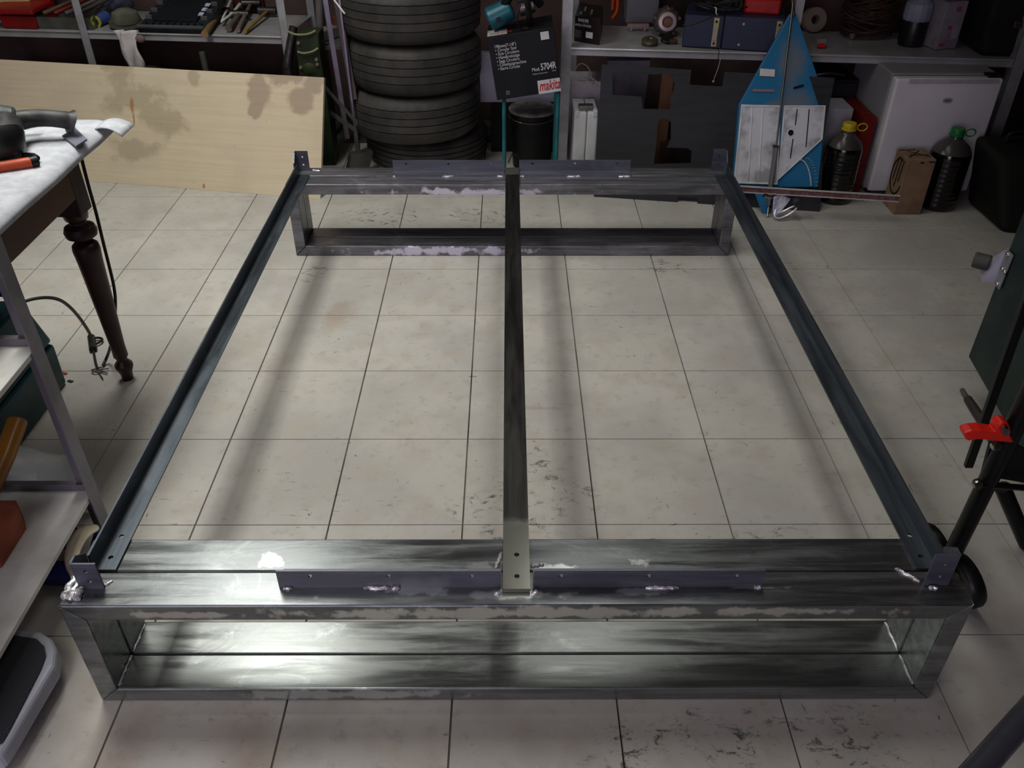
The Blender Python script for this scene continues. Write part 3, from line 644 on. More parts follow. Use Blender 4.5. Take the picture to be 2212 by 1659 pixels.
MB().cyl(MQ(1650, 422), MQ(1668, 426), .010, .008, 12).build('pivot', rod, mg)
mo = MB().box((1.10, 1.93, .0), (1.33, 2.06, .075)).build('saw_motor', dk, None, .02, seg=4); tag(mo, 'black motor block on the floor behind the saw table foot', 'motor')

# ---------------- fridge, jugs, boxes ----------------
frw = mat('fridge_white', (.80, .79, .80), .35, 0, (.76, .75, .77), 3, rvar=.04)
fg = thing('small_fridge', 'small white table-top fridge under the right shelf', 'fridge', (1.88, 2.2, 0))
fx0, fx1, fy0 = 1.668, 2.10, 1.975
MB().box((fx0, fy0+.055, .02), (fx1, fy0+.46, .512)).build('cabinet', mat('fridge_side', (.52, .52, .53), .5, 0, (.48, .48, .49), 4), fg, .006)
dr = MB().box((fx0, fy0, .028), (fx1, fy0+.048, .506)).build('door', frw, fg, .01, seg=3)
MB().box((fx0+.05, fy0-.004, .488), (fx1-.02, fy0+.02, .503)).build('grip', mat('grip_grey', (.66, .65, .66), .4), dr, .003)
MB().box((fx1-.06, fy0+.01, .507), (fx1-.005, fy0+.06, .516)).build('hinge', dk, fg, .002)
for x in (fx0+.03, fx1-.03): MB().cyl((x, fy0+.07, 0), (x, fy0+.07, .021), .014).build('foot', dk, fg)
lx = at(2047, 217, y=fy0)
MB().lathe([(.0, 0), (.021, 0), (.021, .0015), (0, .0015)], lx, (0, -1, 0), 28).build('badge', mat('badge', (.60, .60, .60), .4), dr)
bo = [o for o in bpy.data.objects if o.name == 'badge'][0]; bo.scale = (1, 1, .55); bo.location.z += .009
text('NEO', lx+V((0, -.002, -.004)), (1, 0, 0), (0, 0, 1), .0115, mat('ink', (.08, .08, .09), .5), dr, .026, align='CENTER', fat=.02, lift=.0003)
oil = mat('oil_plastic', (.030, .030, .034), .12, 0, (.04, .038, .036), 8, coat=.5, rvar=.04); smk = mat('smoked_plastic', (.26, .25, .24), .25, 0, (.2, .19, .18), 10)
def jug(x, y, r, col, label):
    t = thing('oil_jug', label, 'bottle', (x, y, 0), 'large plastic bottles of dark oil')
    p = [(r*.86, 0), (r*.97, .008)]
    for i in range(9):
        z = .02+i*.021; p += [(r, z), (r, z+.013), (r*.985, z+.017)]
    p += [(r, .212), (r, .225), (r*.95, .24)]
    MB().lathe(p, (x, y, 0), (0, 0, 1), 36).build('bottle_body', oil, t, smooth=True)
    MB().lathe([(r*.95, .2405), (r*.80, .262), (r*.5, .284), (.027, .293), (.024, .305)], (x, y, 0), (0, 0, 1), 36).build('shoulder', smk, t, smooth=True)
    m = mat('cap_'+label.split()[-1], col, .4)
    c = MB().lathe([(.030, .305), (.030, .309), (.027, .311), (.027, .330), (.024, .334)], (x, y, 0), (0, 0, 1), 28).build('cap', m, t, smooth=True)
    pts = [(x+.052+.020*math.cos(a)*1.0, y-.004, .316+.015*math.sin(a)) for a in [2*PI*i/18 for i in range(19)]]
    MB().tube(pts, .0028, 6).build('handle_ring', m, t, smooth=True)
jug(1.517, 1.96, .074, (.72, .62, .10), 'dark oil bottle with ring handle and cap of yellow')
jug(1.935, 1.895, .080, (.06, .42, .18), 'dark oil bottle with ring handle and cap of green')
kraft = mat('kraft_card', (.52, .42, .32), .75, 0, (.44, .35, .27), 10); ink = mat('marker_ink', (.06, .04, .04), .7)
kb = thing('cardboard_box', 'small brown cardboard box with black brush strokes before the fridge', 'box', (1.78, 1.85, 0))
kx0, kx1, ky0, ky1, kz = 1.722, 1.835, 1.80, 1.925, .238
MB().box((kx0, ky0, 0), (kx1, ky1, kz)).build('carton_body', kraft, kb, .003)
def stroke(pts, r=.0035): MB().tube(pts, r, 6, 2).build('brush_stroke', ink, kb, smooth=True)
stroke([(kx0, ky0+.06+.055*math.cos(a), .145+.075*math.sin(a)) for a in [PI*.6-i*PI*1.5/14 for i in range(15)]], .0035)
for dy_, l_ in ((.03, .09), (.055, .12), (.08, .10)): stroke([(kx0, ky0+dy_, .22), (kx0, ky0+dy_+.01, .22-l_)], .003)
for a, b_ in (((.01, .02), (.08, .10)), ((.02, .05), (.10, .05)), ((.03, .09), (.10, .03)), ((.0, .10), (.07, .11))): stroke([(kx0+a[0], ky0+a[1], kz), (kx0+b_[0], ky0+b_[1], kz)], .0025)
stroke([(kx0+.05, ky0, .225), (kx0+.065, ky0, .225)], .003); stroke([(kx0+.085, ky0, .228), (kx0+.108, ky0, .228)], .003)
rb = MB().box((1.600, 2.03, 0), (1.655, 2.30, .33)).build('red_box', mat('deep_red', (.40, .05, .03), .5), None, .003); tag(rb, 'tall narrow red box between yellow capped bottle and fridge', 'box')
wc2 = MB().box((1.40, 2.10, 0), (1.575, 2.25, .345)).build('white_box', mat('white_card2', (.62, .61, .64), .6), None, .002); tag(wc2, 'white carton behind the yellow capped oil bottle', 'box')
cr = thing('dark_crate', 'dark slatted crate of tools behind the white carton', 'crate', (1.52, 2.45, 0))
MB().box((1.36, 2.32, 0), (1.66, 2.60, .40)).build('crate_body', mat('crate_dark', (.10, .10, .12), .6), cr, .004)
for i in range(3): MB().box((1.37, 2.308, .10+i*.11), (1.65, 2.3195, .17+i*.11)).build('slat', mat('crate_dark', (.10, .10, .12)), cr, .002)
MB().tube([(1.42, 2.34, .402), (1.5, 2.3, .44), (1.6, 2.36, .41)], .006, 8, 2).build('lever', alu, cr, smooth=True)
dkbag = mat('black_nylon', (.04, .045, .042), .75, 0, (.065, .07, .05), 5, .3)
tc = thing('tool_case', 'large black tool case standing right of the green capped bottle', 'case', (2.15, 1.78, 0))
cz_ = .30
MB().hexa([V(q_) for q_ in ((2.085, 1.62, 0), (2.45, 1.55, 0), (2.5, 1.92, 0), (2.08, 1.93, 0), (2.055, 1.72, cz_*.85), (2.45, 1.66, cz_), (2.5, 1.94, cz_), (2.02, 1.93, cz_))]).build('case_body', dkbag, tc, .03, seg=4)
MB().tube([(2.12, 1.86, cz_-.01), (2.13, 1.86, cz_+.03), (2.24, 1.86, cz_+.03), (2.25, 1.86, cz_-.01)], .008, 8, 2).build('handle', dk, tc, smooth=True)
MB().box((2.20, 1.665, cz_*.8), (2.26, 1.70, cz_*.93)).build('latch', mat('olive_latch', (.25, .24, .12), .5), tc, .004)

# ---------------- things on the right shelf ----------------
ZR = .537
def base(px, py): return at(px, py, z=ZR)
gbx = thing('grinder_carton', 'black and dark red tool carton at the left end of the right shelf', 'box', base(1290, 97))
A, B = base(1240, 88), base(1294, 97); e1 = (B-A); e1.z = 0; e2 = V((.035, .25, 0)); hh = .105
MB().obox(A, e1, e2, V((0, 0, hh))).build('carton_body', mat('grinder_card', (.10, .09, .10), .4, 0, (.13, .10, .10), 8), gbx, .001)
MB().obox(B+V((.0006, 0, .001)), e2, V((.0006, 0, 0)), V((0, 0, hh*.75))).build('red_side', mat('dark_red', (.30, .12, .13), .45), gbx)
n1_ = e1.normalized(); e3_ = V((-e1.y, e1.x, 0)).normalized(); A2 = A-e3_*.0008
text('RAIDER', A2+n1_*.018+V((0, 0, hh*.80)), n1_, Z, .018, white_p, gbx, .052, fat=.015)
text('Power Tools', A2+n1_*.040+V((0, 0, hh*.74)), n1_, Z, .007, grey_p, gbx, .03)
text('ANGLE GRINDER', A2+n1_*.003+V((0, 0, hh*.62)), n1_, Z, .013, white_p, gbx, .080, fat=.006)
MB().obox(A2+n1_*.058+V((0, 0, hh*.20)), n1_*.034, -e3_*.0004, V((0, 0, hh*.24))).build('white_label', white_p, gbx)
for i in range(5): MB().obox(A2+n1_*.004+V((0, 0, hh*(.18+.06*i))), n1_*(.030+.004*(i % 2)), -e3_*.0003, V((0, 0, .0018))).build('print_line', grey_p, gbx)
tp = A+V((0, 0, hh+.0006))
for i, (a, b_, w_) in enumerate(((.02, .03, .05), (.035, .10, .09), (.07, .05, .10))):
    MB().obox(tp+n1_*a+e2.normalized()*b_, n1_*.010, V((0, 0, .0004)), e2.normalized()*w_).build('top_print', mat('top_print', (.42, .40, .38), .6), gbx)
ok_ = base(1327, 40); tag(MB().tube([ok_+V((-.01, 0, .0)), ok_+V((.012, 0, .03)), ok_+V((.012, .01, .09)), ok_+V((-.012, .01, .09)), ok_+V((-.012, 0, .04))], .009, 10, 2).build('orange_clip', mat('orange', (.80, .32, .05), .4), None, smooth=True), 'bright orange plastic clip behind the tool carton', 'clip')
A, B = base(1352, 50), base(1420, 50)
tag(MB().obox(A, V(((B-A).x, 0, 0)), V((0, .15, 0)), V((0, 0, .25))).build('grey_box', mat('grey_enamel', (.45, .46, .47), .5, 0, (.42, .42, .43), 5), None, .004), 'plain grey metal box standing on the right shelf', 'box')
tn = thing('tin_strip', 'bent pinkish tin bracket lying before the grey box', 'bracket', base(1380, 62))
c_ = base(1375, 66); pk = mat('pink_tin', (.62, .52, .50), .4, .4)
MB().box((c_.x-.045, c_.y-.012, ZR+.012), (c_.x+.055, c_.y+.012, ZR+.03)).build('strip', pk, tn, .003)
MB().box((c_.x-.032, c_.y-.014, ZR), (c_.x-.022, c_.y, ZR+.02)).box((c_.x+.03, c_.y-.014, ZR), (c_.x+.04, c_.y, ZR+.02)).build('lug', pk, tn)
al = thing('alternator', 'old grey alternator with pinkish face on the right shelf', 'car part', base(1440, 82))
c_ = base(1440, 84)+V((0, .06, .062)); ax = V((-.05, -1, .15)).normalized()
def gear(i, j, r): return r*(1.10 if (i % 4 < 2 and j in (1, 2)) else 1)
MB().lathe([(.02, -.05), (.052, -.045), (.056, .0), (.05, .035), (.042, .045)], c_, ax, 48, fn=gear).build('casing', mat('dirty_alu', (.45, .42, .39), .5, .5, (.30, .27, .25), 30, .5), al, smooth=True)
MB().lathe([(.022, .046), (.040, .046), (.038, .056), (.024, .058)], c_, ax, 40, closed=True).build('face_ring', mat('pinkish_metal', (.72, .64, .65), .4, .3), al, smooth=True)
MB().cyl(c_+ax*.03, c_+ax*.062, .018, seg=20).build('shaft', mat('copperish', (.45, .32, .27), .5, .5), al)
for a in range(5):
    aa = a*2*PI/5+.3; o_ = c_+V((math.cos(aa)*.056, 0, math.sin(aa)*.056)); MB().cyl(o_+V((0, .02, 0)), o_+V((0, -.03, 0)), .006, seg=10).build('bolt', mat('dirty_alu2', (.5, .47, .42), .5, .6), al)
c_ = base(1405, 100)+V((0, .03, 0)); tag(MB().lathe([(.034, 0), (.036, .004), (.036, .020), (.031, .024), (.012, .026), (.008, .022), (0, .022)], c_, (0, -.25, 1), 36).build('round_cap', mat('brass_dull', (.40, .37, .31), .4, .6, (.3, .28, .24), 14), None, smooth=True), 'round dull brass coloured cap at the shelf edge', 'cap')
c_ = base(1447, 97)+V((0, .03, 0)); pw = thing('small_pulley', 'small black and rusty pulley beside the round cap', 'pulley', c_)
MB().lathe([(.025, 0), (.028, .004), (.02, .010), (.028, .016), (.025, .020), (.006, .020)], c_+V((-.008, .01, .002)), (.1, -.4, 1), 28).build('wheel', dk, pw, smooth=True)
MB().box((c_.x, c_.y-.02, ZR), (c_.x+.035, c_.y+.005, ZR+.018)).build('rusty_block', mat('rust', (.30, .17, .13), .7), pw, .004)
# blue steel case with latches
bc = thing('blue_case', 'dark blue steel case with two pale latches on the right shelf', 'case', base(1570, 112))
A, B = base(1472, 101), base(1684, 114); e1 = B-A; e1.z = 0; e2 = V((-e1.y, e1.x, 0)).normalized(); n1_ = e1.normalized(); L = e1.length; hb = .13
navy = mat('navy_enamel', (.13, .16, .26), .45, .1, (.16, .18, .25), 6)
MB().obox(A+V((0, 0, .001)), n1_*(L*.40), e2*.24, V((0, 0, hb))).build('case_half', navy, bc, .004)
MB().obox(A+n1_*(L*.405)+V((0, 0, .001)), n1_*(L*.595), e2*.24, V((0, 0, hb*1.02))).build('case_half', navy, bc, .004)
bg = mat('beige_latch', (.66, .60, .54), .5, .1); gd = mat('gold_latch', (.62, .58, .44), .4, .4)
for f_ in (.30, .925):
    o_ = A+n1_*(L*f_)-e2*.003
    l_ = MB().plate([(0, 0), (.022, 0), (.022, .115), (0, .115)], [circ(.011, .012, .0055), circ(.011, .100, .0060)], .004, o_+V((0, 0, .010)), n1_, Z).build('latch', gd, bc)
    MB().obox(o_+n1_*.001-e2*.002+V((0, 0, .035)), n1_*.020, -e2*.006, V((0, 0, .048))).build('latch_tab', bg, l_, .001)
for f_, z_ in ((.60, .105), (.58, .022)): MB().lathe([(0, 0), (.006, 0), (.005, .002), (0, .0025)], A+n1_*(L*f_)+V((0, 0, z_)), -e2, 16).build('rivet', gd, bc)
tp = A+V((0, 0, hb+.006))+e2*.1
cm_ = mat('cable_black', (.12, .12, .12), .5)
cl = MB()
for i in range(9):
    w = random.uniform
    cl.tube([tp+n1_*w(-.02, .06)+V((0, w(-.05, .05), w(.02, .06))), tp+n1_*w(.06, .12)+V((0, w(-.1, .03), w(.0, .03))), tp+n1_*w(.12, .22)+V((0, w(-.09, .05), w(.0, .03))), tp+n1_*w(.2, .3)+V((0, w(-.05, .08), w(.01, .07)))], .0045, 6, 2)
tag(cl.build('cable_bundle', cm_, None, smooth=True), 'tangled black cables heaped on the blue case', 'cable')
c0 = A+e2*-.004
tag(MB().tube([at(1475, 54, y=2.22), at(1480, 57, y=2.205), at(1520, 45, y=2.20), at(1545, 32, y=2.21), at(1570, 22, y=2.26)], .0035, 6, 2).build('hook_wire', cm_, None, smooth=True), 'single bent wire hanging down before the blue case', 'wire')
tag(MB().tube([at(1544, 16, y=2.25), at(1548, 18, y=2.22), at(1546, 26, y=2.21), at(1549, 32, y=2.215)], .0025, 6, 2).build('white_hook', mat('offwhite_paint', (.85, .83, .82)), None, smooth=True), 'small white wire hook above the left latch', 'hook')
A = A+n1_*(L*.58)+e2*.06+V((0, 0, hb+.003)); tag(MB().obox(A, n1_*.15, e2*.12, V((0, 0, .06))).build('red_case', mat('bright_red', (.66, .07, .03), .4), None, .01), 'bright red plastic box on top of the blue case', 'box')
# tape roll, small bits
c_ = base(1757, 72); tr_ = thing('tape_roll', 'pale roll of tape standing beside the shelf post', 'tape', c_)
MB().lathe([(.020, -.018), (.052, -.018), (.052, .018), (.020, .018)], c_+V((0, .03, .052)), (.15, -1, .2), 40, closed=True).build('tape', mat('tape_beige', (.56, .50, .45), .6), tr_, smooth=True)
c_ = base(1770, 103); rs = thing('clear_holder', 'small clear plastic holder with a red cap at the shelf edge', 'holder', c_)
MB().box((c_.x-.012, c_.y, ZR), (c_.x+.028, c_.y+.03, ZR+.035)).build('holder_body', mat('cloudy', (.50, .48, .48), .3), rs, .004)
MB().cyl((c_.x-.010, c_.y-.006, ZR+.009), (c_.x+.020, c_.y-.006, ZR+.009), .009, seg=14).build('red_cap', red_p, rs)
# coil of rope in a basket shape
c_ = base(1885, 88)+V((0, .10, 0)); rp_ = mat('coil_brown', (.24, .16, .12), .7, 0, (.17, .13, .09), 20)
bm_ = MB()
for i in range(34):
    a = random.uniform(0, PI); r_ = random.uniform(.09, .125); zz = random.uniform(.0, .13)
    tlt = random.uniform(-.12, .12); ph = random.uniform(0, 2*PI)
    bm_.tube([c_+V((r_*math.cos(q_), r_*.8*math.sin(q_), .01+zz+.03*math.sin(q_+ph)+.02)) for q_ in [2*PI*j/22 for j in range(23)]], .004, 5)
tag(bm_.build('wire_coil', rp_, None), 'big brown coil of wire on the right shelf', 'coil')
c2_ = base(1840, 84)
tag(MB().cyl(c2_, c2_+V((.0, 0, .025)), .014, seg=14).build('small_jar', mat('cloudy2', (.35, .30, .30), .2), None, .002), 'tiny glass jar before the wire coil', 'jar')
# cartons and bags at the right end
A = base(2020, 108); A.z = ZR
wx = thing('printed_carton', 'white carton with pale red print beside the black bag', 'box', A)
wcd = mat('dim_white_card', (.50, .48, .50), .6, 0, (.44, .40, .42), 9)
MB().obox(A, V((.10, .03, 0)), V((-.03, .12, 0)), V((0, 0, .19))).build('carton_body', wcd, wx, .002)
rdp = mat('pale_red', (.55, .25, .28), .6); f1 = V((.10, .03, 0)).normalized(); f2 = V((.03, -.1, 0)).normalized()
for a, z, w, h in ((.012, .012, .03, .014), (.035, .08, .02, .014), (.052, .15, .025, .02), (.06, .04, .03, .05)):
    MB().obox(A+f1*a+V((0, 0, z))+f2*.0004, f1*w, f2*.0005, V((0, 0, h))).build('red_print', rdp if w != .03 or h < .03 else mat('pale_label', (.56, .54, .56), .6), wx)
B_ = A+V((-.13, .03, 0)); bt2 = thing('paper_bundle', 'black jar wrapped with white paper behind the printed carton', 'jar', B_)
MB().lathe([(.05, 0), (.055, .02), (.055, .10), (.045, .13)], B_+V((.055, .06, 0)), (0, 0, 1), 26).build('jar_body', dk, bt2, smooth=True)
MB().lathe([(.054, .10), (.058, .115), (.056, .17), (.03, .19)], B_+V((.055, .06, 0)), (0, 0, 1), 14).build('paper', mat('cool_paper', (.50, .52, .58), .6), bt2)
A = base(2110, 122); bb = thing('black_bag', 'black tool bag with a small gold badge at the right end of the shelf', 'bag', A)
MB().hexa([A+V(q_) for q_ in ((.01, -.0, 0), (.30, -.03, 0), (.33, .28, 0), (.02, .28, 0), (.0, .02, .26), (.30, -.01, .26), (.33, .28, .26), (.02, .28, .26))]).build('bag_body', mat('bag_black', (.04, .04, .045), .8, 0, (.055, .055, .06), 7), bb, .03, seg=4)
gA = at(2176, 48, y=2.10)
gl = MB().obox(A+V((.105, -.012, .115)), V((.06, -.006, 0)), V((0, -.006, 0)), V((0, .003, .028))).build('badge', mat('gold_dim', (.24, .21, .15), .5, .3), bb, .003)
text('NEO', A+V((.112, -.0195, .122)), (1, -.1, 0), (0, .1, 1), .018, mat('badge_ink', (.10, .09, .07), .5), bb, .04)

# ---------------- things on the left shelf ----------------
ZL = .55
def bl_(px, py): return at(px, py, z=ZL)
def sbox(px0, py0, px1, h, d, m, name='body', parent=None, top=1.08, bev=.003):
    A, B = bl_(px0, py0), bl_(px1, py0); A = V((A.x, A.y, ZL)); w = B.x-A.x; o = (top-1)/2*w
    return MB().hexa([A, A+V((w, -.1*w, 0)), A+V((w+.1*d, d, 0)), A+V((.1*d, d, 0)), A+V((-o, -o, h)), A+V((w+o, -.1*w-o, h)), A+V((w+o, d+o, h)), A+V((-o, d+o, h))]).build(name, m, parent, bev)
redp = mat('red_plastic', (.55, .07, .05), .45, 0, (.45, .05, .04), 7); rt1 = thing('red_bin', 'red plastic bin with a lid at the left end of the shelf', 'box', bl_(40, 60))
sbox(10, 61, 84, .055, .16, redp, 'bin', rt1, 1.10); A = bl_(-5, 61); 
lid = MB().obox(V((A.x-.01, A.y-.02, ZL+.062)), V((.21, -.02, .002)), V((.02, .16, .01)), V((0, 0, .022))).build('lid', redp, rt1, .006)
A = bl_(45, 52); tag(MB().box((A.x-.10, A.y+.02, ZL+.088), (A.x+.06, A.y+.14, ZL+.19)).build('wood_offcut', mat('pale_wood', (.78, .66, .46), .6, 0, (.72, .60, .42), 4), None, .002), 'pale wood offcut lying on the red bin lid', 'wood')
A = bl_(80, 40); tag(MB().cyl(V((A.x, A.y+.10, ZL+.0)), V((A.x+.02, A.y+.10, ZL+.15)), .045, .05, 20).build('red_pot', mat('crimson', (.50, .05, .06), .4), None, smooth=True), 'small crimson pot behind the red bin', 'pot')
gt = thing('tool_tray', 'grey steel tray full of long tools left of the shelf post', 'tray', bl_(120, 60)); tgm = mat('tray_grey', (.38, .38, .36), .5, .4, (.30, .30, .28), 9)
A, B = bl_(86, 61), bl_(205, 62)
o_ = V((A.x, A.y, ZL)); w_ = (B.x-A.x); 
MB().obox(o_, V((w_, -.1*w_, 0)), V((.002, .003, 0)), V((-.008, -.008, .05))).obox(o_, V((w_, -.1*w_, 0)), V((0, .2, 0)), V((0, 0, .003))).obox(o_, V((.003, 0, 0)), V((0, .2, 0)), V((0, 0, .05))).obox(o_+V((w_, 0, 0)), V((.003, 0, 0)), V((0, .2, 0)), V((0, 0, .05))).obox(o_+V((0, .2, 0)), V((w_, -.1*w_, 0)), V((0, .003, 0)), V((0, 0, .05))).build('tray', tgm, gt)
for i, (dx, c_) in enumerate(((.02, (.36, .26, .2)), (.07, (.42, .10, .10)), (.12, (.34, .33, .33)), (.17, (.25, .2, .2)))):
    tag(MB().tube([o_+V((dx, .03, .055)), o_+V((dx+.16, .20, .11))], lambda t: .011-.006*t, 10).build('long_tool', mat(f'tool_{i}', c_, .45), None, smooth=True), f'{("brown", "dark red", "grey", "dark brown")[i]} long handled tool, {("leftmost", "second from the left", "third from the left", "rightmost")[i]} in the grey tray', 'tool', 'hand tools in the grey tray')
tag(MB().tube([bl_(185, 45)+V((0, .05, .02)), bl_(215, 30)+V((0, .05, .05))], .022, 12).build('rag_grey', mat('grey_rag', (.46, .46, .42), .8), None, smooth=True), 'crumpled grey green rag right of the shelf post', 'rag')
A = bl_(207, 60); tp_ = thing('blue_yellow_sleeve', 'blue plastic sleeve with yellow rim at the shelf edge', 'sleeve', A)
MB().tube([A+V((.0, .02, .022)), A+V((.02, .09, .03))], .024, 18).build('sleeve', mat('sleeve_blue', (.22, .30, .55), .5), tp_, smooth=True)
MB().lathe([(.016, -.003), (.026, -.003), (.026, .004), (.016, .004)], A+V((.0, .018, .022)), (-.25, -.95, -.1), 22, closed=True).build('rim', mat('rim_yellow', (.66, .64, .22), .5), tp_, smooth=True)
A = bl_(222, 40); tag(MB().box((A.x-.02, A.y, ZL), (A.x+.03, A.y+.06, ZL+.035)).build('red_white_pack', mat('pack', (.60, .15, .18), .5, 0, (.75, .72, .72), 14), None, .006), 'little red and white packet behind the cap', 'packet')
A = bl_(255, 34); tag(MB().ball(A+V((0, .03, .045)), .06, (1.2, 1, .75)).build('denim_rag', mat('denim', (.24, .25, .33), .9, 0, (.17, .18, .24), 12, .6), None, smooth=True), 'dark blue bundled cloth behind the olive cap', 'cloth')
A = bl_(268, 62)+V((0, .045, .012)); hat = thing('olive_cap', 'olive cloth cap on the left shelf edge', 'cap', A)
olv = mat('olive_cloth', (.37, .37, .31), .85, 0, (.28, .28, .24), 12, .3)
MB().lathe([(.062, .0), (.064, .02), (.055, .045), (.03, .058), (0, .06)], A+V((0, 0, .005)), (0, 0, 1), 28).build('crown', olv, hat, smooth=True)
MB().lathe([(.0, .004), (.07, .004), (.078, .0), (.07, -.003), (0, -.001)], A+V((.005, -.012, .004)), (.05, -.15, 1), 28).build('brim', mat('olive_dark', (.24, .24, .22), .85), hat, smooth=True)
hb_ = MB().box((A.x-.002, A.y-.098, ZL+.0), (A.x+.018, A.y-.085, ZL+.006)).build('white_tag', white_p, hat)
# white cloth hanging from the shelf
A = at(272, 72, y=2.455); cl_ = MB(); gx, gz_ = 9, 14; vs = []
for j in range(gz_):
    t_ = j/(gz_-1)
    for i in range(gx):
        s_ = i/(gx-1); wv = .085*(1-.40*t_); x_ = A.x+(s_-.5)*wv*1.15+.02*t_+.006*math.sin(t_*9+i)
        vs.append(V((x_, A.y-.012+.012*math.sin(s_*9+t_*5), A.z+.015-t_*.19-.015*math.sin(s_*3.1*2)*t_)))
cl_.faces(vs, [(j*gx+i, j*gx+i+1, (j+1)*gx+i+1, (j+1)*gx+i) for j in range(gz_-1) for i in range(gx-1)])
wc_ = cl_.build('white_rag', mat('white_cloth', (.74, .72, .72), .9, 0, (.66, .63, .64), 10, .4), None, smooth=True)
sm = wc_.modifiers.new('solid', 'SOLIDIFY'); sm.thickness = .004
tag(wc_, 'crumpled white rag hanging over the left shelf edge', 'rag')
tag(MB().ball(at(303, 84, y=2.44), .017, (1.3, .7, 1)).build('pink_rag_end', mat('pinkish_cloth', (.42, .36, .37), .9), None, smooth=True), 'small greyish pink rag end beside the white rag', 'rag')
# black plastic tool organiser
ol = thing('tool_organiser', 'black plastic tool organiser lying open on the left shelf', 'organiser', bl_(385, 70))
A, B = bl_(300, 71), bl_(447, 71); w_ = B.x-A.x; o_ = V((A.x, A.y, ZL+.001)); bx = V((w_, -.1*w_, 0)); by = V((.03, .30, .07))
gpl = mat('organiser_black', (.10, .11, .12), .38, 0, (.13, .14, .15), 8)
MB().obox(o_, bx, by, V((0, -.006, .022))).build('base_plate', gpl, ol, .003)
up_ = V((0, -.006, .022)); bxn = bx.normalized(); byn = by.normalized()
MB().obox(o_+bxn*.05+byn*.06+up_, bxn*(w_-.10), byn*.20, V((0, 0, .012))).build('raised_panel', mat('organiser_panel', (.09, .115, .125), .3), ol, .004)
for i in range(9): MB().obox(o_+bxn*(.02+i*.032)+byn*.015+up_, bxn*.012, byn*.03, V((0, 0, .010))).build('divider', gpl, ol, .001)
for s_ in (0, 1):
    for i in range(3): MB().obox(o_+bxn*(.008+s_*(w_-.045))+byn*(.08+i*.07)+up_, bxn*.03, byn*.008, V((0, 0, .018))).build('rib', mat('rib_grey', (.30, .31, .32), .4), ol, .002)
MB().obox(o_+up_+V((0, 0, .0)), bx, byn*.008, V((0, 0, .012))).build('front_rim', mat('rib_grey', (.30, .31, .32)), ol, .002)
for i in range(3): MB().obox(o_+bxn*(w_-.055)+byn*(.10+i*.045)+up_+V((0, 0, .012)), bxn*.022, byn*.025, V((0, 0, .004))).build('sticker', mat('sticker2', (.70, .72, .80), .4), ol)
tag(MB().tube([bl_(337, 42)+V((0, .0, .05)), bl_(344, 58)+V((0, -.01, .036))], .002, 6).build('drill_bit', rod, None), 'thin bright drill bit lying on the organiser', 'drill bit')
tag(MB().tube([bl_(452, 20)+V((0, 0, .03)), bl_(470, 8)+V((0, .0, .06)), bl_(462, 30)+V((0, .02, .02)), bl_(448, 40)+V((0, .02, .012))], .006, 8, 2).build('hose', gpl, None, smooth=True), 'black bent hose beside the organiser', 'hose')
# hammers with their handles over the shelf edge
hw = mat('handle_wood', (.52, .42, .28), .55, 0, (.42, .33, .22), 6, stretch=(1, 1, .3)); hm = mat('hammer_steel', (.30, .29, .29), .4, .8, (.2, .19, .18), 14)
def hammer(p0, p1, r, label, zo=0, m=hw, head=True):
    a = bl_(*p0); c = bl_(*p1); a.z = ZL+r+.002; c.z = ZL+r+.012+zo
    t = thing('hammer', label, 'hammer', a)
    MB().tube([a, a.lerp(c, .3), c], lambda q_: r*(1-.25*q_), 14).build('handle', m, t, smooth=True)
    if head:
        n_ = (c-a).normalized().cross(V((0, 0, 1))).normalized(); MB().cyl(c-n_*.045, c+n_*.045, .020, .017, 16).build('head', hm, t, .003, True)
hammer((444, 84), (478, 38), .016, 'hammer with thick worn handle reaching past the left shelf edge')
hammer((495, 70), (520, 44), .015, 'short dark hammer lying behind the white pliers', m=mat('dark_wood', (.36, .32, .26), .6))
hammer((515, 72), (545, 22), .011, 'slim grey handled hammer next to the yellowish ones', .01, mat('grey_wood', (.44, .40, .36), .6))
hammer((530, 74), (580, 36), .009, 'hammer with a yellowish handle, closest to the shelf post', .005, mat('yellow_wood', (.56, .44, .22), .5))
wpz = thing('white_pliers', 'white handled pliers lying among the hammers', 'pliers', bl_(505, 50)); wpm = mat('white_handle', (.82, .82, .80), .4)
for p in (((480, 58), (492, 40), (503, 22)), ((480, 58), (505, 46), (522, 32))):
    q = [bl_(*z_)+V((0, 0, .022+.012*i)) for i, z_ in enumerate(p)]; MB().tube(q, lambda t: .004+.005*t, 10, 2).build('handle', wpm, wpz, smooth=True)
tag(MB().box((bl_(505, 20).x, bl_(505, 20).y, ZL), (bl_(505, 20).x+.15, bl_(505, 20).y+.2, ZL+.06)).build('brown_box', mat('brown_box', (.32, .16, .10), .6, 0, (.24, .11, .07), 9), None, .004), 'reddish brown box behind the hammers', 'box')
tag(MB().ball(bl_(462, 26)+V((0, .0, .04)), .030, (1, 1, 1.1)).build('grey_lump', mat('grey_lump', (.34, .33, .30), .6), None, smooth=True), 'smooth grey round tool head behind the thick hammer handle', 'tool')
A = V((S(-.62, .05, 0).x, S(-.62, .05, 0).y, 0))
sc_ = thing('scrap_shelf', 'low dark trestle with scrap right of the left shelf post', 'trestle', A)
MB().box((-.80, 2.46, .49), (-.60, 2.75, .51)).build('board', tgm, sc_, .002)
for x in (-.79, -.62): MB().box((x, 2.47, 0), (x+.02, 2.49, .49)).build('leg', tgm, sc_); MB().box((x, 2.72, 0), (x+.02, 2.74, .49)).build('leg', tgm, sc_)
tag(MB().obox(V((-.78, 2.50, .511)), V((.05, -.02, 0)), V((.10, .16, .0)), V((0, 0, .05))).build('grey_wedge', mat('wedge', (.42, .42, .41), .5), None, .006), 'light grey wedge shaped casting on the trestle', 'casting')
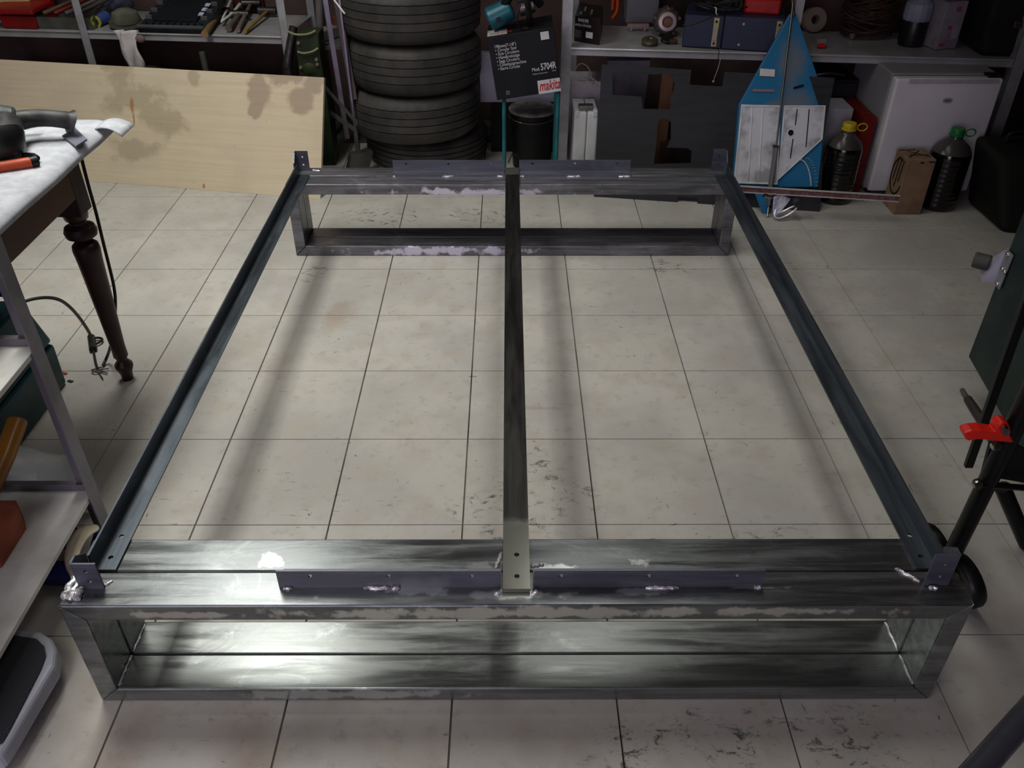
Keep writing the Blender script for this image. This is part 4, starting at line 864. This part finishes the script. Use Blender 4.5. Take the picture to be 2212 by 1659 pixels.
tag(MB().cyl(V((-.66, 2.62, .512)), V((-.66, 2.62, .60)), .03, .03, 16).build('rust_can', mat('rust_can', (.34, .17, .15), .6), None, .003), 'rusty can on the trestle beside the casting', 'can')
tag(MB().lathe([(.018, 0), (.018, .18)], V((-.76, 2.66, .512)), (.1, 0, 1), 16).build('grey_pipe', mat('pipe_grey', (.40, .39, .37), .5), None, smooth=True), 'short grey pipe upright on the trestle', 'pipe')
# below the left shelf
A = at(305, 152, y=2.55); wr = thing('wheel_rim', 'bare wheel rim behind the top of the plywood sheet', 'wheel', (A.x, 2.62, 0))
MB().lathe([(.155, -.03), (.165, -.03), (.165, .03), (.155, .03)], V((A.x, 2.62, .17)), (0, -1, .25), 44, closed=True).lathe([(.12, -.01), (.13, -.01), (.13, .01), (.12, .01)], V((A.x, 2.60, .17)), (0, -1, .25), 44, closed=True).build('rim', mat('rim_grey', (.50, .51, .48), .35, .7), wr, smooth=True)
MB().lathe([(.0, .0), (.12, .0), (.12, .006), (0, .006)], V((A.x, 2.61, .17)), (0, -1, .25), 36).build('disc', m_bard, wr)
rim_z = at(305, 146, y=2.60).z
for o_ in wr.children: o_.location.z += max(0, rim_z-.335)
MB().box((A.x-.15, 2.55, 0), (A.x+.15, 2.72, max(.01, rim_z-.335))).build('support_block', dk, wr)
A = at(436, 112, y=2.50); tag(MB().cyl(V((A.x+.01, 2.50, 0)), V((A.x, 2.50, A.z)), .014, seg=16).build('steel_pipe', mat('pipe_dull', (.36, .36, .33), .5, .4), None, .001), 'upright dull steel pipe under the left shelf', 'pipe')

# ---------------- old table with foam sheet ----------------
oak = mat('dark_oak', (.34, .20, .11), .5, 0, (.26, .15, .085), 4, .1, stretch=(1, .25, 1)); turned = mat('turned_wood', (.20, .125, .10), .42, 0, (.15, .09, .075), 12, .1)
TXe, LXc, LYc = -.952, -1.045, .62
ot = thing('wooden_table', 'old dark wooden table with turned leg at the left', 'table', (-1.4, .1, 0))
MB().box((-2.1, -1.0, .735), (TXe, .70, .758)).build('table_top', oak, ot, .004)
MB().box((-2.0, -.9, .597), (-1.012, LYc+.012, .735)).build('apron', oak, ot, .002)
def leg(x, y):
    MB().box((x-.034, y-.034, .545), (x+.034, y+.034, .735)).build('leg_block', turned, ot, .003)
    pr_ = [(.0, 0), (.016, 0), (.018, .025), (.026, .045), (.026, .055), (.016, .068), (.015, .075), (.021, .085), (.0205, .12), (.033, .40), (.036, .435), (.034, .450), (.026, .458), (.017, .463), (.024, .468), (.040, .478), (.043, .492), (.038, .505), (.022, .513), (.022, .520), (.030, .528), (.033, .545)]
    MB().lathe(pr_, (x, y, 0), (0, 0, 1), 40).build('leg', turned, ot, smooth=True)
leg(LXc, LYc); leg(LXc, -.87); leg(-1.95, LYc); leg(-1.95, -.87)
foam = mat('foam_sheet', (.74, .75, .78), .6, 0, (.66, .67, .70), 30, .25)
fm = MB(); vs = []; xs_ = [-2.12, -1.6, -1.2, -1.05, -.98, -.952, -.932, -.922, -.918]; zs_ = [.761, .761, .763, .764, .764, .763, .759, .750, .738]
ys_ = [-1.0, -.6, -.3, 0, .2, .35, .5, .60, .665, .70]
for y in ys_:
    for x, z in zip(xs_, zs_): vs.append(V((x, y, z+.0015*math.sin(y*23+x*17))))
n_ = len(xs_); fm.faces(vs, [(j*n_+i, j*n_+i+1, (j+1)*n_+i+1, (j+1)*n_+i) for j in range(len(ys_)-1) for i in range(n_-1)])
c1_ = [V((-1.02, .70, .741)), V((-.918, .70, .69)), V((-.85, .70, .715)), V((-.87, .76, .738)), V((-.97, .765, .742))]
fo = fm.build('foam_cover', foam, None, smooth=True); fo.modifiers.new('s', 'SOLIDIFY').thickness = -.004
tag(fo, 'white foam sheet covering the old wooden table', 'table cover')
vv = []
for i in range(7):
    for j in range(5):
        s_, t_ = i/6, j/4
        vv.append(V((-.935+.075*s_, .635+.065*t_-.02*s_*(1-t_), .766+.012*math.sin(s_*2.2)-.022*s_*s_)))
fl_ = MB().faces(vv, [(i*5+j, i*5+j+1, (i+1)*5+j+1, (i+1)*5+j) for i in range(6) for j in range(4)]).build('foam_flap', foam, fo, smooth=True); fl_.modifiers.new('s', 'SOLIDIFY').thickness = .003
tg = [at(136, 300, z=.768), at(163, 281, z=.770), at(190, 307, z=.768), at(166, 322, z=.766)]
tp2 = MB().hexa([p+V((0, 0, .004)) for p in tg]+[p+V((0, 0, .008)) for p in tg]).build('tape_strip', mat('grey_tape', (.47, .48, .54), .4), fo)
tp2['label'] = 'grey adhesive tape strip at the sheet corner'
# angle grinder
ag = thing('angle_grinder', 'worn black and green angle grinder lying on the foam sheet', 'power tool', at(60, 280, z=0.7660))
def G(px, py, z=0.8110): return at(px, py, z=z)
gd_ = mat('grinder_dark', (.17, .165, .17), .5, 0, (.25, .25, .26), 14, .2); gg = mat('grinder_green', (.08, .24, .20), .45, 0, (.06, .17, .15), 10)
MB().tube([G(35, 262, 0.8210), G(70, 255, 0.8210), G(105, 255, 0.8210), G(130, 258, 0.8160), G(146, 260, 0.8110), G(154, 263, 0.8060)], lambda t: .024-.004*math.sin(t*PI)+(.006 if t > .85 else 0), 16, 1).build('handle', gd_, ag, smooth=True)
a_ = G(48, 262, 0.8230); MB().obox(at(46, 256, z=.805)+V((0, -.022, -.012)), at(88, 254, z=.805)-at(46, 256, z=.805), V((0, .012, 0)), V((0, 0, .014))).build('switch', gg, ag, .003)
MB().cyl(G(-40, 262, 0.8310), G(38, 262, 0.8210), .045, .033, 24).build('motor_housing', mat('grinder_grey', (.33, .36, .35), .45, .1, (.16, .18, .18), 12, .3), ag, .008, True)
MB().lathe([(.0, -.035), (.05, -.035), (.055, -.02), (.045, .015), (.03, .03), (0, .03)], G(5, 315, 0.8060), (.3, -.4, -1), 26).build('gear_head', dk, ag, smooth=True)
MB().tube([G(15, 270, 0.8210), G(12, 300, 0.8110), G(8, 330, 0.7960)], .035, 16, 1).build('neck', gd_, ag, smooth=True)
MB().tube([G(25, 300, 0.8110), G(35, 315, 0.8010), G(30, 335, 0.7860)], .012, 10, 1).build('lever', gd_, ag, smooth=True)
pz = thing('orange_pliers', 'pliers with orange and black handles lying on the foam sheet', 'pliers', at(40, 350, z=0.7660)); org = mat('orange_grip', (.68, .27, .14), .5)
MB().tube([at(-20, 364, z=0.7780), at(20, 358, z=0.7780), at(68, 350, z=0.7780)], .012, 12, 1).build('handle', org, pz, smooth=True)
MB().tube([at(66, 351, z=0.7780), at(80, 347, z=0.7780)], .0125, 12).build('grip_end', dk, pz, smooth=True)
MB().tube([at(-20, 345, z=0.7760), at(30, 338, z=0.7790), at(70, 335, z=0.7790), at(80, 342, z=0.7780)], .007, 10, 1).build('handle', dk, pz, smooth=True)
# cable of the grinder
cb_ = [G(152, 262, .806), at(158, 270, y=.712), at(166, 300, y=.722), at(178, 350, y=.72), at(192, 405, y=.71), at(208, 460, y=.68), at(222, 520, y=.68), at(236, 575, y=.67), at(248, 625, y=.66), at(250, 665, y=.66), at(246, 705, y=.67), at(240, 745, y=.66), at(232, 770, z=.02), at(222, 790, z=.006)]
cg = MB().tube(cb_, .0045, 8, 2).build('grinder_cable', cm_, None, smooth=True); tag(cg, 'black grinder cable dropping from the table to the floor', 'cable')
fl2 = thing('floor_cable', 'black cable with an inline switch curving over the tiles', 'cable', at(190, 720, z=0))
MB().tube([at(*p, z=.006) for p in ((40, 655), (68, 645), (100, 641), (128, 645), (150, 660), (172, 685), (190, 712), (199, 730))], .0045, 8, 2).build('cord', cm_, fl2, smooth=True)
MB().tube([at(*p, z=.006) for p in ((201, 752), (204, 772), (208, 790), (212, 798))], .004, 8, 1).build('cord', cm_, fl2, smooth=True)
MB().tube([at(197, 728, z=.012), at(201, 755, z=.012)], .012, 10).build('plug', dk, fl2, smooth=True)
MB().tube([at(*p, z=.010) for p in ((200, 731), (212, 729), (222, 732), (218, 738), (205, 744))], .004, 8, 1).build('eyelet', dk, fl2, smooth=True)
ca = at(210, 799, z=.008)
MB().tube([ca+V((.016*math.cos(a), .012*math.sin(a), .003*math.sin(2*a))) for a in [i*.5 for i in range(26)]], .0025, 6).build('wire_knot', mat('knot', (.30, .30, .28), .5), fl2, smooth=True)
for p in ((235, 796), (232, 806), (222, 818)): MB().tube([ca, at(*p, z=.006)], .002, 6).build('loose_end', mat('knot', (.30, .30, .28)), fl2)
for (p, c_, lb, nm) in (((132, 808), (.65, .28, .12), 'tiny orange chip on the floor by the rack', 'chip'), ((145, 825), (.22, .21, .2), 'tiny dark metal offcut on the floor by the rack', 'offcut')):
    a_ = at(*p, z=0); tag(MB().obox(a_, V((.016, -.006, 0)), V((.004, .008, 0)), V((0, 0, .004))).build(nm, mat(nm, c_, .5), None, .001), lb, 'debris')

# ---------------- steel rack at the left ----------------
rk = thing('steel_rack', 'small grey steel rack with white shelves at the left', 'rack', (-1.0, -.3, 0)); rkm = mat('rack_steel', (.50, .49, .53), .38, .4, (.42, .41, .44), 5)
PX, PY = -.845, -.027
def rp_(x, y, z1, sx=-1, sy=-1):
    w = .040; b_ = MB(); b_.box((min(x, x+sx*w), y-.0015, 0), (max(x, x+sx*w), y+.0015, z1)); b_.box((x-.0015, min(y, y+sy*w), 0), (x+.0015, max(y, y+sy*w), z1)); b_.build('post', rkm, rk)
rp_(PX, PY, 1.02); rp_(PX, -.75, 1.02, -1, 1); rp_(-1.16, PY, .555, 1, -1); rp_(-1.16, -.75, .555, 1, 1)
wsh = mat('white_shelf', (.90, .90, .89), .6, 0, (.76, .76, .74), 6, .15)
for z in (.150, .549):
    MB().box((-1.155, -.745, z-.012), (PX-.004, PY-.004, z)).build('shelf', wsh, rk, .001)
    MB().box((-1.16, PY-.012, z-.004), (PX, PY+.004, z+.018)).build('cross_bar', rkm, rk, .001)
brk = mat('terracotta', (.66, .36, .27), .8, 0, (.55, .29, .22), 14, .3)
A = at(35, 1180, z=.15); kx, ky = A.x, A.y
br_ = thing('clay_brick', 'red clay brick with a round hole on the lower rack shelf', 'brick', (kx-.06, ky, .15))
MB().plate([(-.075, -.085), (.0, -.085), (.022, -.06), (.022, .05), (.0, .085), (-.075, .085)], [circ(-.035, .0, .016, 16)], .055, (kx-.022, ky+.0, .178), (1, 0, 0), (0, 1, 0)).build('brick_body', brk, br_, .004)
tag(MB().tube([at(-30, 1075, z=.18), at(10, 985, z=.20), at(38, 908, z=.235)], .023, 20).build('wood_dowel', mat('varnished_wood', (.62, .42, .18), .3, 0, (.52, .34, .14), 6, stretch=(1, 1, .3)), None, .004, True), 'thick varnished wooden handle propped on the lower rack shelf', 'dowel')
tc2 = thing('teal_case', 'large dark teal tool case on the floor behind the rack', 'case', (-1.45, .38, 0)); tcm = mat('case_teal', (.09, .25, .28), .42, 0, (.07, .20, .23), 6)
CX1, cy0, cy1, ch_ = -1.22, .16, .60, .30
MB().hexa([V(q_) for q_ in ((-1.66, cy0, 0), (CX1, cy0, 0), (CX1, cy1, 0), (-1.66, cy1, 0), (-1.64, cy0+.01, ch_*.48), (CX1+.004, cy0, ch_*.48), (CX1+.004, cy1, ch_*.48), (-1.64, cy1, ch_*.48))]).build('lower_shell', tcm, tc2, .012, seg=3)
MB().hexa([V(q_) for q_ in ((-1.66, cy0, ch_*.5), (CX1+.004, cy0, ch_*.5), (CX1+.004, cy1, ch_*.5), (-1.66, cy1, ch_*.5), (-1.64, cy0+.02, ch_), (CX1-.03, cy0+.02, ch_), (CX1-.03, cy1-.02, ch_), (-1.64, cy1-.02, ch_))]).build('upper_shell', tcm, tc2, .012, seg=3)
MB().obox(V((CX1-.155, .38, ch_)), V((.11, 0, 0)), V((0, .12, 0)), V((0, 0, .001))).build('label', mat('label_dark', (.10, .14, .14), .4), tc2)
text('makita', V((CX1-.13, .40, ch_+.0012)), (0, 1, 0), (-1, 0, 0), .05, mat('label_white', (.6, .63, .62), .5), tc2, .09, shear=.3)
MB().box((CX1-.04, .22, ch_*.42), (CX1+.012, .26, ch_*.62)).build('clasp', dk, tc2, .004)
tag(MB().tube([at(-20, 632, z=.315), at(12, 636, z=.315), at(40, 640, z=.315)], .009, 10).build('screwdriver', mat('navy_grip', (.05, .12, .30), .4), None, smooth=True), 'dark blue screwdriver lying on the teal case', 'tool')
# plastic bag on the floor
bgm, nt, b_ = nodes('clear_bag'); b_.inputs['Base Color'].default_value = (*lin((.86, .87, .9)), 1); b_.inputs['Roughness'].default_value = .3; b_.inputs['Alpha'].default_value = .72
nn_ = noise(nt, pos(nt), 14, 4); bump(nt, b_, nn_, .5, .01)
b_.inputs['Alpha'].default_value = .97
bagp = [[(35, 955), (80, 975), (130, 985), (160, 980)], [(20, 985), (80, 1000), (140, 1005), (178, 1010)], [(10, 1020), (80, 1040), (150, 1045), (200, 1050)], [(0, 1070), (70, 1085), (150, 1085), (225, 1075)], [(-10, 1110), (60, 1120), (140, 1110), (205, 1098)]]
vs = [at(*q_, z=.006+.12*math.sin(PI*min(1, max(0, (j+.3)/4)))*(.6+.4*math.sin(i*2.1+j))) for j, r_ in enumerate(bagp) for i, q_ in enumerate(r_)]
bg_ = MB().faces(vs, [(j*4+i, j*4+i+1, (j+1)*4+i+1, (j+1)*4+i) for j in range(4) for i in range(3)]).build('plastic_bag', bgm, None, smooth=True)
ss = bg_.modifiers.new('sub', 'SUBSURF'); ss.levels = ss.render_levels = 2; bg_.modifiers.new('s', 'SOLIDIFY').thickness = .002
tag(bg_, 'crumpled translucent plastic bag on the floor under the rack', 'bag')
# blue floor polisher-like machine with cream belt
bm2 = thing('belt_sander', 'blue belt sander with a cream sanding belt beside the bed corner', 'power tool', at(150, 1230, z=0)); sbl = mat('royal_blue', (.07, .13, .36), .35, 0, (.05, .09, .26), 8)
Bc = at(172, 1190, z=.075)
MB().tube([at(70, 1235, z=.03), at(130, 1238, z=.035), at(200, 1240, z=.035)], .028, 16, 1).build('handle', sbl, bm2, smooth=True)
MB().tube([at(95, 1175, z=.06), at(130, 1165, z=.07), at(165, 1160, z=.07)], .024, 14, 1).build('motor_housing', sbl, bm2, smooth=True)
crm = mat('cream_belt', (.84, .80, .70), .7, 0, (.64, .60, .52), 9)
bo_ = [at(*q_, z=z_) for q_, z_ in (((216, 1132), .10), ((180, 1131), .105), ((152, 1152), .10), ((139, 1188), .09), ((138, 1222), .07), ((152, 1252), .04))]
bi_ = [at(*q_, z=z_) for q_, z_ in (((216, 1145), .105), ((196, 1150), .11), ((176, 1178), .105), ((166, 1206), .095), ((162, 1236), .075), ((166, 1266), .045))]
vs = []; bp_ = bo_
for p, q_ in zip(bo_, bi_): vs += [p, q_]
be = MB().faces(vs, [(2*i, 2*i+1, 2*i+3, 2*i+2) for i in range(len(bp_)-1)]).build('sanding_belt', crm, bm2, smooth=True)
sb2 = be.modifiers.new('sub', 'SUBSURF'); sb2.levels = sb2.render_levels = 2; be.modifiers.new('s', 'SOLIDIFY').thickness = .003
MB().obox(at(205, 1222, z=.02), V((.05, .01, 0)), V((-.01, .06, 0)), V((0, 0, .06))).build('base', sbl, bm2, .01)
# bathroom scale
sc2 = thing('step_scale', 'low white scale with black ribbed mat in the lower left corner', 'scale', (-1.0, -.55, 0)); zc = .075
R_ = [at(-60, 1350, z=zc), at(88, 1362, z=zc), at(112, 1378, z=zc), at(122, 1400, z=zc), at(118, 1435, z=zc), at(20, 1600, z=zc), at(0, 1632, z=zc), at(-60, 1660, z=zc)]
bot = V((0, 0, -.045))
MB().prism(R_, bot).build('scale_body', mat('scale_white_pl', (.66, .67, .73), .45, 0, (.62, .63, .68), 6), sc2, .01, seg=3)
cc = sum((V(p) for p in R_), V())/len(R_); R2 = [p+(cc-p).normalized()*.024+V((0, 0, .002)) for p in R_]
ribm, nt, b_ = nodes('ribbed_mat'); b_.inputs['Base Color'].default_value = (*lin((.15, .155, .18)), 1); b_.inputs['Roughness'].default_value = .55
wv = N(nt, 'ShaderNodeTexWave'); wv.inputs['Scale'].default_value = 60; nt.links.new(mapping(nt, pos(nt), (1, 1, 1), (0, 0, .4)), wv.inputs['Vector']); bump(nt, b_, wv.outputs['Fac'], .6, .002)
MB().prism(R2, (0, 0, .003)).build('rubber_mat', ribm, sc2)
for p in (R_[1]+V((-.05, -.04, 0)), R_[5]+V((-.05, .03, 0)), R_[3]+V((-.03, -.03, 0))): MB().cyl(V((p.x, p.y, 0)), V((p.x, p.y, zc-.044)), .015).build('foot', dk, sc2)

# ---------------- right foreground ----------------
bks = mat('black_powder', (.055, .058, .065), .35, .3, (.08, .08, .085), 9)
gp = thing('green_machine', 'dark green machine cabinet at the right edge', 'machine', (1.75, .55, 0)); gm_ = mat('dark_green_panel', (.10, .175, .165), .5, .1, (.085, .15, .15), 5)
zg = .13; G0 = at(2092, 770, z=zg); G1 = at(2140, 855, z=zg); dg = (G1-G0).normalized()
MB().obox(G0, dg*.75, V((.5, -.03, 0)), V((0, 0, .85))).build('cabinet', gm_, gp, .002)
for o_ in (G0+dg*.20+V((.28, 0, 0)), G0+dg*.66+V((.30, 0, 0)), G0+dg*.06+V((.42, 0, 0)), G0+dg*.66+V((.42, 0, 0))):
    MB().cyl(V((o_.x, o_.y, 0)), V((o_.x, o_.y, zg)), .018).build('foot', dk, gp)
pn_ = V((dg.y, -dg.x, 0)); pn_ = pn_ if pn_.x < 0 else -pn_
def GP(px, py, o=.003): return on(px, py, G0+pn_*o, pn_)
hgm = mat('hinge_grey', (.60, .61, .64), .4, .5); plh = thing('hinge_plate', 'pale steel bracket with roller bolted on the green cabinet', 'bracket', GP(2160, 600))
t3 = [GP(2141, 575, .035), GP(2177, 538, .004), GP(2182, 548, .004), GP(2162, 622, .004), GP(2148, 612, .03)]
MB().prism([GP(2177, 538), GP(2190, 552), GP(2160, 626), GP(2150, 612)], pn_*.003).build('plate', hgm, plh)
MB().prism([GP(2177, 538), GP(2150, 612), GP(2145, 610)+pn_*.03, GP(2141, 576)+pn_*.03], V((0, 0, .003))).build('wing', mat('hinge_light', (.68, .68, .74), .4, .4), plh)
for p in ((2178, 550), (2166, 582), (2171, 588), (2155, 614)): c_ = GP(*p, .006); MB().ball(c_, .007).build('bolt', rod, plh, smooth=True)
r0_ = GP(2152, 570)+pn_*.016; MB().cyl(r0_, r0_+pn_*.035+V((0, .02, 0)), .022, seg=20).build('roller', mat('roller_grey', (.27, .26, .25), .6), plh, .004, True)
# floor rod
A, B = at(2078, 842, z=.012), at(2125, 915, z=.012); rd = thing('steel_spindle', 'tapered dull steel spindle lying under the black stand', 'rod', A)
MB().tube([A, A.lerp(B, .3)], .007, 10).build('tip', mat('pipe_dull', (.36, .36, .33)), rd); MB().tube([A.lerp(B, .28), B, B+(B-A)*.6], lambda t: .012+.004*t, 14).build('shaft', mat('spindle', (.27, .24, .23), .5, .4), rd, smooth=True)
# black folding stand with red clamp lever
SYb = -.16
fs = thing('folding_stand', 'black steel folding stand with round feet behind the bed corner', 'stand', (1.2, SYb, 0))
f0 = at(2058, 1195, z=.13); f1_ = at(2262, 775, y=f0.y-.02); 
MB().tube([V((f0.x+.02, f0.y, .03)), f0, f1_], .0185, 16).build('leg', bks, fs, smooth=True)
a_ = at(2085, 1012, y=f0.y+.16); b2_ = at(2230, 600, y=f0.y+.10); MB().obox(a_, b2_-a_, V((.018, 0, 0)), V((0, .012, 0))).build('strut', bks, fs, .002)
br2 = [at(*q_, y=f0.y-.0) for q_ in ((2140, 960), (2190, 958), (2240, 985), (2240, 1048), (2122, 1028))]
MB().prism(br2, (0, .01, 0)).build('bracket_plate', mat('bracket_black', (.03, .03, .033), .5), fs, .001)
MB().tube([at(2112, 1046, y=f0.y-.02), at(2240, 1056, y=f0.y-.02)], .0065, 10).build('cross_rod', bks, fs, smooth=True)
le_ = at(2250, 1250, y=f0.y+.12); la_ = at(2165, 1052, y=f0.y+.15); le_ = la_+(le_-la_)*((la_.z-.018)/(la_.z-le_.z))
MB().tube([la_, le_], .018, 12).build('leg', bks, fs, smooth=True)
for p in ((2112, 1046), (2153, 964)): c_ = at(*p, y=f0.y-.028); MB().lathe([(0, .006), (.008, .005), (.010, 0), (.010, -.006)], c_, (0, -1, .3), 16).build('bolt', rod, fs, smooth=True)
cw = V((1.10, -.235, 0))
MB().lathe([(.030, -.016), (.058, -.016), (.062, -.010), (.062, .010), (.058, .016), (.030, .016)], cw+V((.012, 0, .064)), (.9, .15, .25), 36, closed=True).build('wheel', dk, fs, smooth=True)
MB().lathe([(.030, -.016), (.058, -.016), (.062, -.010), (.062, .010), (.058, .016), (.030, .016)], cw+V((-.02, .09, .064)), (.9, .15, .25), 36, closed=True).build('wheel', dk, fs, smooth=True)
rl = thing('red_lever', 'bright red clamp lever on the black folding stand', 'lever', at(2140, 940, y=f0.y-.03)); rdm = mat('lever_red', (.80, .14, .10), .35, 0, (.72, .11, .08), 6)
LV = lambda px, py, o=0: at(px, py, y=f0.y-.035-o)
MB().prism([LV(*q_) for q_ in ((2083, 936), (2100, 931), (2120, 929), (2150, 934), (2152, 925), (2158, 916), (2168, 912), (2180, 916), (2184, 926), (2183, 940), (2192, 958), (2150, 954), (2115, 950), (2090, 954), (2085, 946))], (0, .026, 0)).build('lever_body', rdm, rl, .004, seg=3)
MB().cyl(LV(2170, 927)+V((0, .02, 0)), LV(2174, 934, .02), .007, seg=12).build('bolt', rod, rl)
# grey tube in the lower right corner
tg_ = thing('grey_tube', 'grey painted steel tube leg at the lower right corner', 'tube', at(2160, 1600, z=.02))
A, B = at(2080, 1700, z=.30), at(2240, 1518, z=.30)
MB().tube([A-(B-A)*.5, A, B, B+(B-A)*1.0, B+(B-A)*1.5+V((0, 0, -.25))], .020, 22).build('tube', mat('tube_grey', (.33, .33, .37), .35, .5), tg_, smooth=True)
q0 = A-(B-A)*.5; MB().tube([q0, V((q0.x-.05, q0.y-.05, .0))], .020, 16).build('leg', mat('tube_grey', (.33, .33, .37)), tg_, smooth=True)
q0 = B+(B-A)*1.5; MB().tube([q0+V((0, 0, -.25)), V((q0.x+.05, q0.y, .0))], .020, 16).build('leg', mat('tube_grey', (.33, .33, .37)), tg_, smooth=True)
